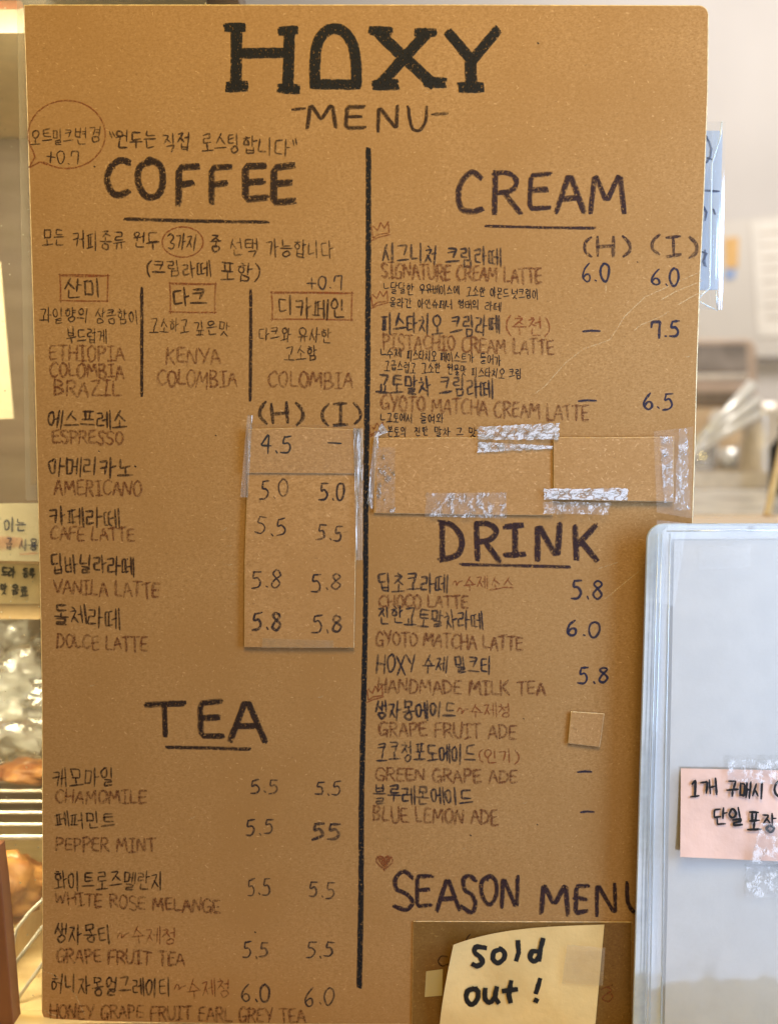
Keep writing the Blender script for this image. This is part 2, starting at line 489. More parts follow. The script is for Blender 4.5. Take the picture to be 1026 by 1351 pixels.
# ------------------------------------------------------------------ handwriting: a stroke alphabet
LAT = {
 'A': '0,1 .48,0 1,1;.18,.64 .84,.62', 'B': '.08,0 .1,1;~.08,.02 .6,.03 .78,.24 .5,.46 .12,.5;~.12,.5 .7,.55 .92,.77 .6,.97 .08,1',
 'C': '~.95,.12 .62,0 .2,.2 .03,.55 .22,.9 .6,1 .95,.88', 'D': '.1,0 .08,1;~.04,.03 .55,.06 .95,.42 .78,.82 .08,1',
 'E': '.92,.03 .1,.05 .08,.97 .95,.95;.1,.5 .82,.47', 'F': '.95,.02 .1,.05 .1,1;.1,.5 .82,.47',
 'G': '~.92,.12 .55,0 .15,.2 .03,.6 .25,.95 .65,.98 .92,.82;.55,.6 .97,.58 .94,1', 'H': '.06,0 .06,1;.94,0 .94,1;.06,.52 .94,.48',
 'I': '.08,.03 .92,0;.5,.02 .5,.98;.05,1 .95,.97', 'J': '~.8,0 .8,.75 .5,1 .1,.8', 'K': '.1,0 .1,1;.9,.02 .12,.56;.3,.44 .96,1', 'L': '.1,0 .1,.97 .95,.95',
 'M': '.02,1 .14,0 .5,.72 .86,0 .98,1', 'N': '.06,1 .1,0 .9,1 .92,0', 'O': '~.5,0 .14,.18 .04,.58 .3,.96 .68,.96 .95,.6 .86,.18 .52,0 .4,.04',
 'P': '.1,0 .1,1;~.06,.03 .6,.02 .92,.22 .7,.48 .12,.55', 'R': '.1,0 .1,1;~.06,.03 .6,.02 .88,.22 .66,.45 .12,.52;.4,.5 .98,1',
 'S': '~.9,.12 .55,0 .16,.12 .2,.4 .7,.55 .9,.78 .6,1 .05,.86', 'T': '.0,.04 1,0;.5,.03 .5,1', 'U': '~.06,0 .06,.6 .3,.98 .7,.96 .92,.6 .94,0',
 'V': '0,0 .5,1 1,0', 'W': '0,0 .25,1 .5,.25 .75,1 1,0', 'X': '.04,0 .96,1;.94,0 .06,1', 'x': '.04,.25 .96,1;.94,.2 .06,1', 'Y': '0,0 .5,.5;1,0 .42,1', 'Z': '.05,.05 .95,.02 .05,.97 1,.95',
 'o': '~.5,.2 .12,.36 .06,.7 .35,.98 .72,.95 .95,.66 .84,.34 .5,.2 .4,.24',
 '0': '~.5,0 .14,.2 .06,.6 .32,.98 .66,.96 .92,.55 .84,.15 .5,0 .38,.04', '1': '.15,.25 .55,0 .5,1;.05,1 .98,.96',
 '3': '~.1,.1 .55,0 .85,.2 .4,.46 .9,.66 .6,.96 .05,.92', '4': '.75,.98 .72,0 .02,.68 1,.64', '5': '.92,.02 .3,.06;~.3,.06 .22,.42 .62,.4 .86,.68 .6,.96 .04,.98',
 '6': '~.72,0 .3,.3 .06,.72 .36,1 .74,.88 .72,.62 .4,.58 .1,.78', '7': '.02,.34 .06,.05 .9,.02 .78,.5 .74,1', '8': '~.8,.12 .45,0 .18,.2 .5,.45 .84,.72 .5,1 .1,.8 .36,.5 .82,.24 .72,.08',
 '(': '~.85,0 .25,.3 .2,.7 .8,1', ')': '~.15,0 .75,.3 .8,.7 .2,1', '.': '.42,.9 .58,.98', ',': '.5,.85 .35,1.05', '-': '0,.5 1,.46', '+': '0,.54 1,.5;.5,.1 .5,.95',
 '~': '~0,.62 .22,.36 .42,.5 .4,.72 .62,.5 .95,.4', '"': '.2,0 .3,.3;.65,0 .75,.3', '^': '.0,.1 .35,.45;.5,.05 .85,.4', '!': '.56,0 .44,.62;.38,.9 .44,.98',
}
LW = {' ': .5, 'I': .62, 'M': 1.0, 'W': 1.05, '.': .42, '(': .42, ')': .42, '1': .5, '"': .45, '^': .45, '-': .8, '~': .9, 'N': .85, 'F': .7, 'E': .7, 'L': .7, 'P': .72, 'S': .72}
CON = {
 'ㄱ': '.02,.12 .95,.08 .62,1', 'ㄴ': '.08,0 .06,.92 1,.86', 'ㄷ': '.95,.06 .06,.08 .06,.94 1,.92', 'ㄹ': '.04,.06 .92,.04 .88,.46 .08,.5 .06,.95 1,.92',
 'ㅁ': '.08,.02 .1,.98;.06,.04 .94,.06 .9,.97 .1,.96', 'ㅂ': '.08,0 .1,.98 .9,.98;.92,0 .9,1;.1,.5 .9,.48', 'ㅅ': '.55,0 .02,1;.42,.42 1,.98',
 'ㅇ': '~.5,.02 .12,.22 .06,.62 .34,.98 .74,.92 .94,.5 .76,.1 .46,.02 .34,.1', 'ㅈ': '.05,.1 .92,.06 .04,1;.48,.52 1,.98',
 'ㅊ': '.42,0 .6,.08;.05,.26 .92,.22 .04,1;.48,.6 1,.98', 'ㅋ': '.02,.1 .95,.06 .6,1;.0,.52 .85,.44', 'ㅌ': '.95,.04 .08,.06 .06,.96 1,.94;.08,.5 .9,.47',
 'ㅍ': '.02,.08 .98,.04;.3,.08 .32,.92;.7,.08 .68,.92;0,.95 1,.92', 'ㅎ': '.38,0 .62,.06;.04,.26 .96,.22;~.5,.38 .16,.54 .18,.86 .5,1 .84,.84 .82,.5 .46,.38',
}
for a, b in (('ㄲ', 'ㄱ'), ('ㄸ', 'ㄷ'), ('ㅃ', 'ㅂ'), ('ㅆ', 'ㅅ'), ('ㅉ', 'ㅈ')):
    CON[a] = (b, b)
VOW = {
 'ㅣ': '.5,0 .5,1', 'ㅏ': '.36,0 .36,1;.36,.5 1,.46', 'ㅑ': '.36,0 .36,1;.36,.36 .95,.33;.36,.64 1,.6', 'ㅓ': '.7,0 .7,1;.0,.5 .7,.46', 'ㅕ': '.7,0 .7,1;0,.36 .7,.33;0,.64 .7,.6',
 'ㅐ': '.2,.06 .2,.92;.85,0 .85,1;.2,.5 .85,.46', 'ㅔ': '.5,.06 .5,.92;.95,0 .95,1;0,.5 .5,.46', 'ㅖ': '.5,.06 .5,.92;.95,0 .95,1;0,.36 .5,.34;0,.64 .5,.6', 'ㅒ': '.2,.06 .2,.92;.85,0 .85,1;.2,.36 .85,.33;.2,.64 .85,.6',
 'ㅗ': '.5,0 .5,.86;0,.94 1,.86', 'ㅛ': '.32,.05 .34,.86;.66,0 .66,.86;0,.94 1,.86', 'ㅜ': '0,.14 1,.06;.52,.1 .5,1', 'ㅠ': '0,.14 1,.06;.32,.12 .28,1;.68,.1 .7,1', 'ㅡ': '0,.56 1,.46',
}
MIX = {'ㅘ': ('ㅗ', 'ㅏ'), 'ㅙ': ('ㅗ', 'ㅐ'), 'ㅚ': ('ㅗ', 'ㅣ'), 'ㅝ': ('ㅜ', 'ㅓ'), 'ㅞ': ('ㅜ', 'ㅔ'), 'ㅟ': ('ㅜ', 'ㅣ'), 'ㅢ': ('ㅡ', 'ㅣ')}
L_ = 'ㄱㄲㄴㄷㄸㄹㅁㅂㅃㅅㅆㅇㅈㅉㅊㅋㅌㅍㅎ'
V_ = 'ㅏㅐㅑㅒㅓㅔㅕㅖㅗㅘㅙㅚㅛㅜㅝㅞㅟㅠㅡㅢㅣ'
T_ = ['', 'ㄱ', 'ㄲ', 'ㄳ', 'ㄴ', 'ㄵ', 'ㄶ', 'ㄷ', 'ㄹ', 'ㄺ', 'ㄻ', 'ㄼ', 'ㄽ', 'ㄾ', 'ㄿ', 'ㅀ', 'ㅁ', 'ㅂ', 'ㅄ', 'ㅅ', 'ㅆ', 'ㅇ', 'ㅈ', 'ㅊ', 'ㅋ', 'ㅌ', 'ㅍ', 'ㅎ']


def parse(s):
    out = []
    for st in s.split(';'):
        sm = st.startswith('~')
        pts = [tuple(float(c) for c in p.split(',')) for p in st.lstrip('~').split()]
        out.append((sm, pts))
    return out


def fit(strokes, box):
    x0, y0, x1, y1 = box
    return [(sm, [(x0 + x * (x1 - x0), y0 + y * (y1 - y0)) for x, y in p]) for sm, p in strokes]


def con(c, box):
    d = CON[c]
    if isinstance(d, tuple):
        x0, y0, x1, y1 = box
        xm = (x0 + x1) / 2
        return fit(parse(CON[d[0]]), (x0, y0, xm - .03, y1)) + fit(parse(CON[d[1]]), (xm + .03, y0, x1, y1))
    return fit(parse(d), box)


def glyph(ch):
    o = ord(ch)
    if 0xAC00 <= o <= 0xD7A3:
        o -= 0xAC00
        l, v, t = L_[o // 588], V_[(o % 588) // 28], T_[o % 28]
        e = 0.62 if t else 1.0
        if v in 'ㅗㅛㅜㅠㅡ':
            if t:
                s = con(l, (.16, 0, .84, .34)) + fit(parse(VOW[v]), (.02, .36, .98, .60)) + con(t, (.18, .66, .84, 1))
            else:
                s = con(l, (.14, .02, .86, .54)) + fit(parse(VOW[v]), (0, .58, 1, .98))
        elif v in MIX:
            h, w = MIX[v]
            s = con(l, (.06, .02, .56, .44 * e + .04)) + fit(parse(VOW[h]), (0, .50 * e + .02, .64, .86 * e + .03)) + fit(parse(VOW[w]), (.66, 0, 1, e))
            if t: s += con(t, (.22, .68, .86, 1))
        else:
            wide = v in 'ㅐㅔㅖㅒ'
            if t:
                s = con(l, (.02, .03, .52, .54)) + fit(parse(VOW[v]), (.5 if wide else .58, 0, .98, .60)) + con(t, (.24, .66, .88, 1))
            else:
                s = con(l, (.0, .10, .50 if not wide else .46, .86)) + fit(parse(VOW[v]), (.46 if wide else .56, 0, 1, 1))
        return s
    if ch in CON:
        return con(ch, (0, 0, 1, 1))
    return parse(LAT[ch])


def smooth_pts(p, sub=6):
    q = [p[0]] + list(p) + [p[-1]]
    out = []
    for i in range(1, len(q) - 2):
        for k in range(sub):
            t = k / sub
            o = []
            for c in (0, 1):
                a, b, cc, d = q[i - 1][c], q[i][c], q[i + 1][c], q[i + 2][c]
                o.append(0.5 * (2 * b + (cc - a) * t + (2 * a - 5 * b + 4 * cc - d) * t * t + (3 * b - a - 3 * cc + d) * t ** 3))
            out.append(tuple(o))
    out.append(p[-1])
    return out


def soften(p):
    if len(p) < 3: return list(p)
    out = [p[0]]
    for i in range(1, len(p) - 1):
        for a, b, k in ((p[i - 1], p[i], .88), (p[i], p[i + 1], .12)):
            out.append((a[0] + (b[0] - a[0]) * k, a[1] + (b[1] - a[1]) * k))
    out.append(p[-1])
    return out


WIDEN = 1.2


class Ink:
    """collects pencil strokes (photo pixels on a sheet lying h metres in front of the board plane)"""
    def __init__(self, h=0.00012):
        self.v, self.f, self.uv, self.h, self.n = [], [], [], h, 0

    def stroke(self, pts, w, taper=0.35, wob=0.5):
        L = [0.0]
        for a, b in zip(pts, pts[1:]):
            L.append(L[-1] + math.hypot(b[0] - a[0], b[1] - a[1]))
        if L[-1] < 1e-6: return
        n = max(3, int(L[-1] / max(1.3, w * 0.3)) + 1)
        rs, j = [], 0
        for i in range(n + 1):
            s = L[-1] * i / n
            while j < len(L) - 2 and L[j + 1] < s: j += 1
            t = (s - L[j]) / max(1e-9, L[j + 1] - L[j])
            rs.append((pts[j][0] + (pts[j + 1][0] - pts[j][0]) * t, pts[j][1] + (pts[j + 1][1] - pts[j][1]) * t))
        h0 = self.h + (self.n % 24) * 6e-6
        self.n += 1
        w *= WIDEN
        base = len(self.v)
        ph = rnd.uniform(0, 100)
        for i, p in enumerate(rs):
            a, b = rs[max(0, i - 1)], rs[min(n, i + 1)]
            dx, dy = b[0] - a[0], b[1] - a[1]
            l = math.hypot(dx, dy) or 1
            nx, ny = -dy / l, dx / l
            s = L[-1] * i / n
            end = min(s, L[-1] - s)
            ww = w * (1 + wob * 0.35 * mnoise.noise(Vector((ph, s * 0.13, 0))))
            ww *= 1 - taper * max(0, 1 - end / (w * 0.8))
            ox = wob * 0.28 * mnoise.noise(Vector((ph + 31, s * 0.10, 2)))
            ext = w * 0.3 * (-1 if i == 0 else 1 if i == n else 0)
            cx, cy = p[0] + nx * ox + dx / l * ext, p[1] + ny * ox + dy / l * ext
            hh = h0 + 5e-6 * i / n
            for sgn in (-1, 1):
                self.v.append(Q(cx + nx * ww / 2 * sgn, cy + ny * ww / 2 * sgn, -hh))
                self.uv.append((s / 10.0, 0.5 + 0.5 * sgn))
        for i in range(n):
            k = base + 2 * i
            self.f.append((k, k + 2, k + 3, k + 1))

    def crayon(self, pts, w, tip=4.2):
        """a broad mark filled in with several passes of a crayon tip"""
        n = max(2, int(round(w / 2.3)))
        for k in range(n):
            off = ((k + .5) / n - .5) * (w - tip * .7) + rnd.gauss(0, .25)
            q = []
            for i, p in enumerate(pts):
                a, b = pts[max(0, i - 1)], pts[min(len(pts) - 1, i + 1)]
                dx, dy = b[0] - a[0], b[1] - a[1]
                l = math.hypot(dx, dy) or 1
                q.append((p[0] - dy / l * off + rnd.gauss(0, .18), p[1] + dx / l * off + rnd.gauss(0, .18)))
            for e, o in ((0, 1), (-1, -2)):
                dx, dy = q[e][0] - q[o][0], q[e][1] - q[o][1]
                l = math.hypot(dx, dy) or 1
                m = rnd.gauss(0, .9)
                q[e] = (q[e][0] + dx / l * m, q[e][1] + dy / l * m)
            self.stroke(q, tip, 0.3, 0.7)

    def glyph(self, ch, x, y, w, h, sw, jit=0.03, rot=0.05):
        ang = rnd.gauss(0, rot)
        ca, sa = math.cos(ang), math.sin(ang)
        for sm, p in glyph(ch):
            q = []
            for px, py in p:
                px += rnd.gauss(0, jit); py += rnd.gauss(0, jit)
                X, Y = (px - .5) * w, (py - .5) * h
                q.append((x + w / 2 + X * ca - Y * sa, y + h / 2 + X * sa + Y * ca))
            q = smooth_pts(q) if sm and len(q) > 2 else soften(q)
            self.stroke(q, sw * rnd.uniform(0.85, 1.18), 0.4, 0.95)

    def line(self, text, x0, y0, x1, y1, h, sw, jit=0.03, gap=0.16):
        """text between x0 and x1; y0 / y1 are the top of the letters at the two ends"""
        ws = [LW.get(c, 0.78) if ord(c) < 0x3000 else 1.0 for c in text]
        tot = sum(ws) - gap * 0.78
        x = 0.0
        for c, w in zip(text, ws):
            if c != ' ':
                u = (x + (w * 0.5)) / tot
                cw = w * (1 - gap) * (x1 - x0) / tot
                hh = h * rnd.uniform(0.92, 1.06)
                self.glyph(c, x0 + x / tot * (x1 - x0), y0 + (y1 - y0) * u + rnd.uniform(-.05, .05) * h, cw, hh, sw, jit)
            x += w

    def build(self, name, mat, parent, label=None):
        o = obj(name, self.v, self.f, mat, parent, uvs=self.uv)
        if label: o['label'] = label
        return o


# ------------------------------------------------------------------ sheets
def sheet_poly(px):
    return [Q(x, y, 0) for x, y in px]


def card(name, px, thick, h, mats, lift=None, div=0):
    """a piece of card lying on the board: front face h metres before the board plane"""
    g = Geo()
    g.slab([Q(x, y, -h) for x, y in px], thick, 0, min(0.0003, thick * 0.4), 1)
    return g.build(name, mats)


def tape(name, c, h, mat, nx=14, ny=6, amp=0.00025, freq=0.12, ragged=0.0, ridge=0.0):
    """a strip of film between four photo-pixel corners, wrinkled in depth"""
    (ax, ay), (bx, by), (cx, cy), (dx, dy) = c     # tl tr br bl
    v, f = [], []
    ph = rnd.uniform(0, 50)
    for j in range(ny + 1):
        t = j / ny
        for i in range(nx + 1):
            s = i / nx
            x = (ax * (1 - s) + bx * s) * (1 - t) + (dx * (1 - s) + cx * s) * t
            y = (ay * (1 - s) + by * s) * (1 - t) + (dy * (1 - s) + cy * s) * t
            if ragged and i in (0, nx):
                x += rnd.uniform(-ragged, ragged)
            if ragged and j in (0, ny):
                y += rnd.uniform(-ragged, ragged) * 0.6
            k = amp * (0.5 + 0.5 * mnoise.noise(Vector((x * freq + ph, y * freq, 0)))) + amp * 0.6 * abs(mnoise.noise(Vector((x * freq * 2.3, y * freq * 2.3, ph))))
            k += ridge * math.exp(-((s - 0.5) / 0.16) ** 2)
            v.append(Q(x, y, -(h + k)))
    for j in range(ny):
        for i in range(nx):
            a = j * (nx + 1) + i
            f.append((a, a + nx + 1, a + nx + 2, a + 1))
    return obj(name, v, f, mat, smooth=True)

# ------------------------------------------------------------------ the setting
def quad(name, pts, mat, parent=None):
    return obj(name, pts, [(0, 1, 2, 3)], mat, parent)


def hplane(name, x0, x1, y0, y1, z, mat):
    return quad(name, [(x0, y0, z), (x1, y0, z), (x1, y1, z), (x0, y1, z)], mat)


WALLY = 2.25
g = Geo(); g.box((-2.6, WALLY, -1.2), (3.2, WALLY + 0.1, 2.4)); tag(g.build('back_wall', M['wall']), kind='structure')
tag(hplane('floor', -2.6, 3.2, -3.0, 2.25, -1.2, M['counter']), kind='structure')

# long serving counter of pale wood that carries the board and the bread case
g = Geo(); g.box((-0.85, -0.10, ZC - 0.04), (0.75, 0.44, ZC))
tag(g.build('serving_counter', M['pale_wood']), 'pale wooden serving counter under the menu board and the bread', 'counter')

# ------------------------------------------------------------------ menu board
outline = [(31, 6), (40, 5), (300, 5), (620, 5), (922, 6)]
for k in range(1, 7):
    a = math.radians(90 * k / 6)
    outline.append((922 + 13 * math.sin(a), 19 - 13 * math.cos(a)))
outline += [(934, 120), (929, 260), (924, 360), (920, 480), (917, 600), (914, 690), (905, 1000), (895, 1354), (600, 1353), (300, 1352), (140, 1349),
            (72, 1346), (57, 1343), (54.5, 1336), (55.5, 1200), (55, 920), (52, 760), (49, 640), (45, 480), (41, 340), (36, 170)]
g = Geo()
g.slab([Q(x, y) for x, y in reversed(outline)], 0.0028, 0, 0.0007, 1)
board = g.build('menu_board', [M['kraft'], M['kraft_edge']])
tag(board, 'tall brown kraft cardboard menu board covered in hand lettering', 'menu board')


def write(name, mat, lines, sw, label=None, parent=board, h=0.00012, jit=0.028):
    ik = Ink(h)
    for ln in lines:
        ik.line(*ln, sw, jit)
    return ik.build(name, M[mat], parent, label)


def heading(name, mat, letters, w, label=None, under=None, h=0.00012, jit=0.012):
    ik = Ink(h)
    for c, x0, y0, x1, y1 in letters:
        for sm, p in glyph(c):
            q = [(x0 + px * (x1 - x0) + rnd.gauss(0, .9), y0 + py * (y1 - y0) + rnd.gauss(0, .9)) for px, py in p]
            q = smooth_pts(q) if sm and len(q) > 2 else soften(q)
            ik.crayon(q, w)
    o = ik.build(name, M[mat], parent=board, label=label)
    if under:
        ik = Ink(h + 0.00002)
        (a, b, c, d), uw = under
        ik.crayon([(a, b), ((a + c) / 2, (b + d) / 2 + rnd.uniform(-.6, .6)), (c, d)], uw, 3.2)
        ik.build('underline', M[mat], board)
    return o


# the shop's name in heavy slab letters
ik = Ink(0.00012)


def fat(pts, w, sm=False):
    q = [(x + rnd.gauss(0, .5), y + rnd.gauss(0, .5)) for x, y in pts]
    ik.crayon(smooth_pts(q) if sm else q, w * 1.04, 4.6)


fat([(312, 38), (311, 112)], 15); fat([(298, 36), (321, 36)], 12); fat([(300, 114), (325, 113)], 14)
fat([(382, 42), (381, 116)], 15); fat([(369, 40), (391, 39)], 12); fat([(368, 117), (394, 117)], 13)
fat([(318, 69), (376, 69)], 13)
fat([(415, 112), (415, 80), (419, 55), (430, 41), (443, 37), (456, 43), (466, 60), (470, 85), (470, 112)], 14, True)
fat([(411, 111), (474, 111)], 13)
fat([(498, 42), (572, 112)], 15); fat([(563, 42), (500, 112)], 15)
fat([(489, 41), (517, 41)], 12); fat([(549, 42), (573, 42)], 12); fat([(493, 111), (524, 111)], 15); fat([(559, 109), (586, 109)], 14)
fat([(590, 42), (621, 78)], 13); fat([(655, 39), (622, 80)], 13); fat([(621, 76), (622, 112)], 15); fat([(606, 115), (638, 115)], 14)
ik.build('heading_lettering', M['black'], board, 'four heavy black slab capitals across the top of the board')

heading('heading_lettering', 'pencil', [('M', 404, 137, 442, 168), ('E', 454, 138, 482, 169), ('N', 496, 140, 527, 171), ('U', 537, 142, 563, 172)], 5.4,
        'word MENU in thin dark capitals between two dashes')
write('dash', 'pencil', [('-', 386, 138, 402, 139, 12)], 4); write('dash', 'pencil', [('-', 570, 145, 590, 145, 12)], 4)
heading('heading_lettering', 'brownblack', [('C', 140, 211, 172, 256), ('O', 182, 212, 217, 260), ('F', 233, 217, 262, 268), ('F', 277, 218, 305, 268), ('E', 321, 218, 353, 265), ('E', 358, 218, 390, 267)],
        9.6, 'word COFFEE in thick dark brown crayon capitals', ((164, 289, 354, 293), 5.0))
heading('heading_lettering', 'plum', [('C', 602, 227, 637, 280), ('R', 649, 227, 686, 280), ('E', 695, 227, 727, 277), ('A', 735, 228, 770, 280), ('M', 778, 228, 824, 281)],
        7.6, 'word CREAM in plum brown crayon capitals', ((641, 298, 785, 301), 4.2))
heading('heading_lettering', 'brownblack', [('T', 192, 928, 245, 971), ('E', 261, 924, 296, 973), ('A', 304, 921, 348, 979)], 8.4, 'word TEA in widely spaced dark crayon capitals', ((219, 986, 330, 989), 4.6))
heading('heading_lettering', 'plum', [('D', 579, 688, 612, 739), ('R', 626, 690, 658, 739), ('I', 664, 693, 692, 735), ('N', 707, 692, 739, 737), ('K', 755, 693, 790, 739)],
        8.2, 'word DRINK in plum brown crayon capitals', ((609, 745, 750, 748), 4.6))
heading('heading_lettering', 'plum', [('S', 518, 1152, 546, 1202), ('E', 549, 1154, 570, 1197), ('A', 577, 1158, 605, 1201), ('S', 608, 1156, 630, 1202), ('O', 634, 1157, 657, 1194), ('N', 660, 1158, 684, 1197),
        ('M', 712, 1166, 750, 1206), ('E', 757, 1167, 776, 1206), ('N', 786, 1166, 813, 1208), ('U', 826, 1166, 852, 1205)], 5.8, 'words SEASON MENU in plum crayon capitals')


def dividers(pts, w):
    k = Ink(0.00012)
    k.crayon(pts, w, 3.8)
    k.build('divider_line', M['brownblack' if w < 6.5 else 'black'], board)


dividers([(486, 195), (486, 330), (485, 480), (483, 640), (482, 800), (480, 900), (477, 1050), (476, 1180), (474, 1302)], 7.4)
dividers([(187, 380), (187, 450), (187, 523)], 5.2)
dividers([(331, 382), (331, 450), (330, 527)], 4.6)

# speech bubble, circled word, frames, crowns, heart
ik = Ink()
ell = [(88 + 51 * math.cos(a), 177 + 45 * math.sin(a)) for a in [math.radians(t) for t in range(150, 490, 12)]]
ik.stroke(ell, 2.4); ik.stroke([(44, 200), (46, 207), (38, 221), (53, 213), (62, 217)], 2.4)
ik.build('speech_bubble', M['brown_red'], board)
ik = Ink(); ik.stroke([(241 + 27 * math.cos(math.radians(t)), 319 + 20 * math.sin(math.radians(t))) for t in range(-100, 275, 10)], 2.3); ik.build('circle_drawing', M['brown_red'], board)
for a, b, c, d in ((79, 362, 142, 396), (224, 373, 284, 411), (358, 385, 464, 421)):
    ik = Ink()
    for q in ([(a - 1, b), (c + 2, b + 1.5)], [(c + .5, b), (c - .5, d + 2)], [(c + 1, d + 1), (a - 1, d)], [(a + 1, d + 2), (a, b - 1)], [(a + 2, b + 1.5), (c - 6, b + 2)]):
        ik.stroke([q[0], ((q[0][0] + q[1][0]) / 2 + rnd.gauss(0, .5), (q[0][1] + q[1][1]) / 2 + rnd.gauss(0, .5)), q[1]], 2.4)
    ik.build('word_frame', M['brown_red'], board)
for cx, cy, s in ((501, 305, 1.0), (500, 395, .95), (496, 567, .8), (494, 916, .9)):
    ik = Ink()
    z = [(-11, -6), (-9, 9), (-2, 4), (12, 2), (11, -13), (6, -4), (1, -12), (-3, -1), (-9, -7)]
    ik.stroke([(cx + x * s, cy + y * s) for x, y in z], 2.2)
    ik.stroke([(cx - 11 * s, cy + 12 * s), (cx - 2 * s, cy + 8 * s), (cx + 13 * s, cy + 4 * s)], 2.2)
    ik.build('crown_drawing', M['brown_red'], board)
ik = Ink()
hp = []
for t in range(0, 361, 12):
    a = math.radians(t)
    hp.append((507 + 11 * math.sin(a) ** 3, 1138 - (13 * math.cos(a) - 5 * math.cos(2 * a) - 2 * math.cos(3 * a) - math.cos(4 * a)) * .68))
ik.stroke(hp, 2.6)
for k in range(-3, 4):
    ik.stroke([(507 + k * 2.7, 1131.5 if k else 1134), (507 + k * 2.0, 1147 - abs(k) * 3.4)], 3.6)
ik.build('heart_drawing', M['brown_red'], board)
ik = Ink(0.00006)
for p in ([(924, 358), (880, 378), (850, 392), (824, 417), (804, 448), (770, 460), (746, 478), (720, 508), (704, 520)], [(926, 370), (890, 385), (872, 395)], [(920, 387), (894, 402)],
          [(882, 411), (870, 418), (846, 428), (836, 436)], [(55, 1281), (70, 1286), (86, 1298), (99, 1312), (112, 1340)], [(798, 790), (820, 772), (842, 754)], [(790, 750), (815, 742)],
          [(799, 376), (799, 385)], [(57, 1332), (68, 1339), (80, 1342)]):
    ik = Ink(0.00006); ik.stroke(p, 1.5, .6, 1.5); ik.build('crease', M['crease'], board)
for x, y in ((300, 720), (298, 745), (305, 770), (292, 700), (310, 590), (118, 905), (560, 120), (250, 1080), (690, 1060), (880, 690), (150, 1290), (420, 920), (905, 470), (610, 1120)):
    ik = Ink(0.00005)
    a = rnd.uniform(-.6, .6); l = rnd.uniform(3, 9)
    ik.stroke([(x, y), (x + l * math.cos(a) * .5, y + l * math.sin(a) * .5 + 1), (x + l * math.cos(a), y + l * math.sin(a))], rnd.uniform(.9, 1.6), .6, 1.2)
    ik.build('scuff', M['crease'], board)
ik = Ink(0.0001)
for x, y in ((709, 56), (124, 219), (178, 615), (130, 595), (336, 1230), (620, 1102), (708, 1088), (560, 633), (690, 948), (284, 574), (640, 1300), (840, 345)):
    ik = Ink(0.0001); ik.stroke([(x, y), (x + 1.2, y + .8)], rnd.uniform(1.0, 2.0), 0, .2); ik.build('speck', M['pen'], board)

# small Korean lines
P3 = 2.5
write('korean_lettering', 'pencil', [('오트밀크', 41, 171, 97, 169, 20), ('변경', 99, 168, 134, 166, 22), ('+0.7', 62, 199, 105, 198, 17)], 2.0, 'note inside the speech bubble')
write('korean_lettering', 'pencil', [('^원두는', 145, 172, 206, 172, 22), ('직접', 216, 175, 251, 176, 23), ('로스팅', 266, 176, 316, 177, 24), ('합니다"', 320, 179, 392, 184, 24)], P3)
write('korean_lettering', 'pencil', [('모든', 56, 302, 85, 302, 21), ('커피종류', 97, 304, 165, 306, 24), ('원두', 176, 305, 210, 306, 23), ('3가지', 221, 308, 260, 309, 20),
                                     ('중', 277, 310, 293, 310, 21), ('선택', 303, 314, 341, 315, 23), ('가능합니다', 352, 315, 440, 318, 23)], 2.3)
write('korean_lettering', 'pencil', [('(크림라떼', 193, 344, 278, 345, 21), ('포함)', 291, 346, 342, 347, 23)], 2.5)
write('korean_lettering', 'pencil_grey', [('+0.7', 405, 364, 453, 363, 18)], 2.3)
write('korean_lettering', 'pencil', [('산미', 86, 366, 134, 367, 26)], 3.0, 'first framed word')
write('korean_lettering', 'pencil', [('다크', 229, 381, 273, 380, 24)], 3.2, 'second framed word')
write('korean_lettering', 'pencil', [('디카페인', 368, 390, 456, 396, 26)], 2.8, 'third framed word')
write('korean_lettering', 'pencil', [('과일향의', 53, 405, 117, 407, 19), ('상큼함이', 126, 406, 183, 409, 19), ('부드럽게', 88, 432, 141, 434, 19)], 2.0)
write('korean_lettering', 'pencil', [('고소하고', 198, 419, 249, 421, 19), ('깊은맛', 256, 422, 303, 424, 19)], 2.0)
write('korean_lettering', 'pencil', [('다크와', 342, 431, 384, 432, 18), ('유사한', 393, 432, 437, 433, 19), ('고소함', 376, 456, 418, 457, 20)], 2.0)
for t, a, b, c, d, h in (('ETHIOPIA', 65, 454, 164, 456, 22), ('COLOMBIA', 66, 477, 163, 479, 21), ('BRAZIL', 71, 500, 160, 501, 23), ('KENYA', 219, 458, 290, 459, 23),
                         ('COLOMBIA', 208, 486, 312, 489, 24), ('COLOMBIA', 354, 489, 465, 490, 23)):
    write('origin_lettering', 'brown', [(t, a, b + 1, c, d + 1, h * .88)], 3.6)
for a, b, c, d, m in ((341, 531, 397, 531, 'brownblack'), (423, 533, 473, 533, 'brownblack'), (769, 311, 828, 312, 'plum'), (858, 311, 916, 313, 'plum')):
    ik = Ink()
    ik.line('(H)' if a in (341, 769) else '(I)', a, b, c, d, 27, 4.6, 0.02, gap=.3)
    ik.build('column_lettering', M[m], board)
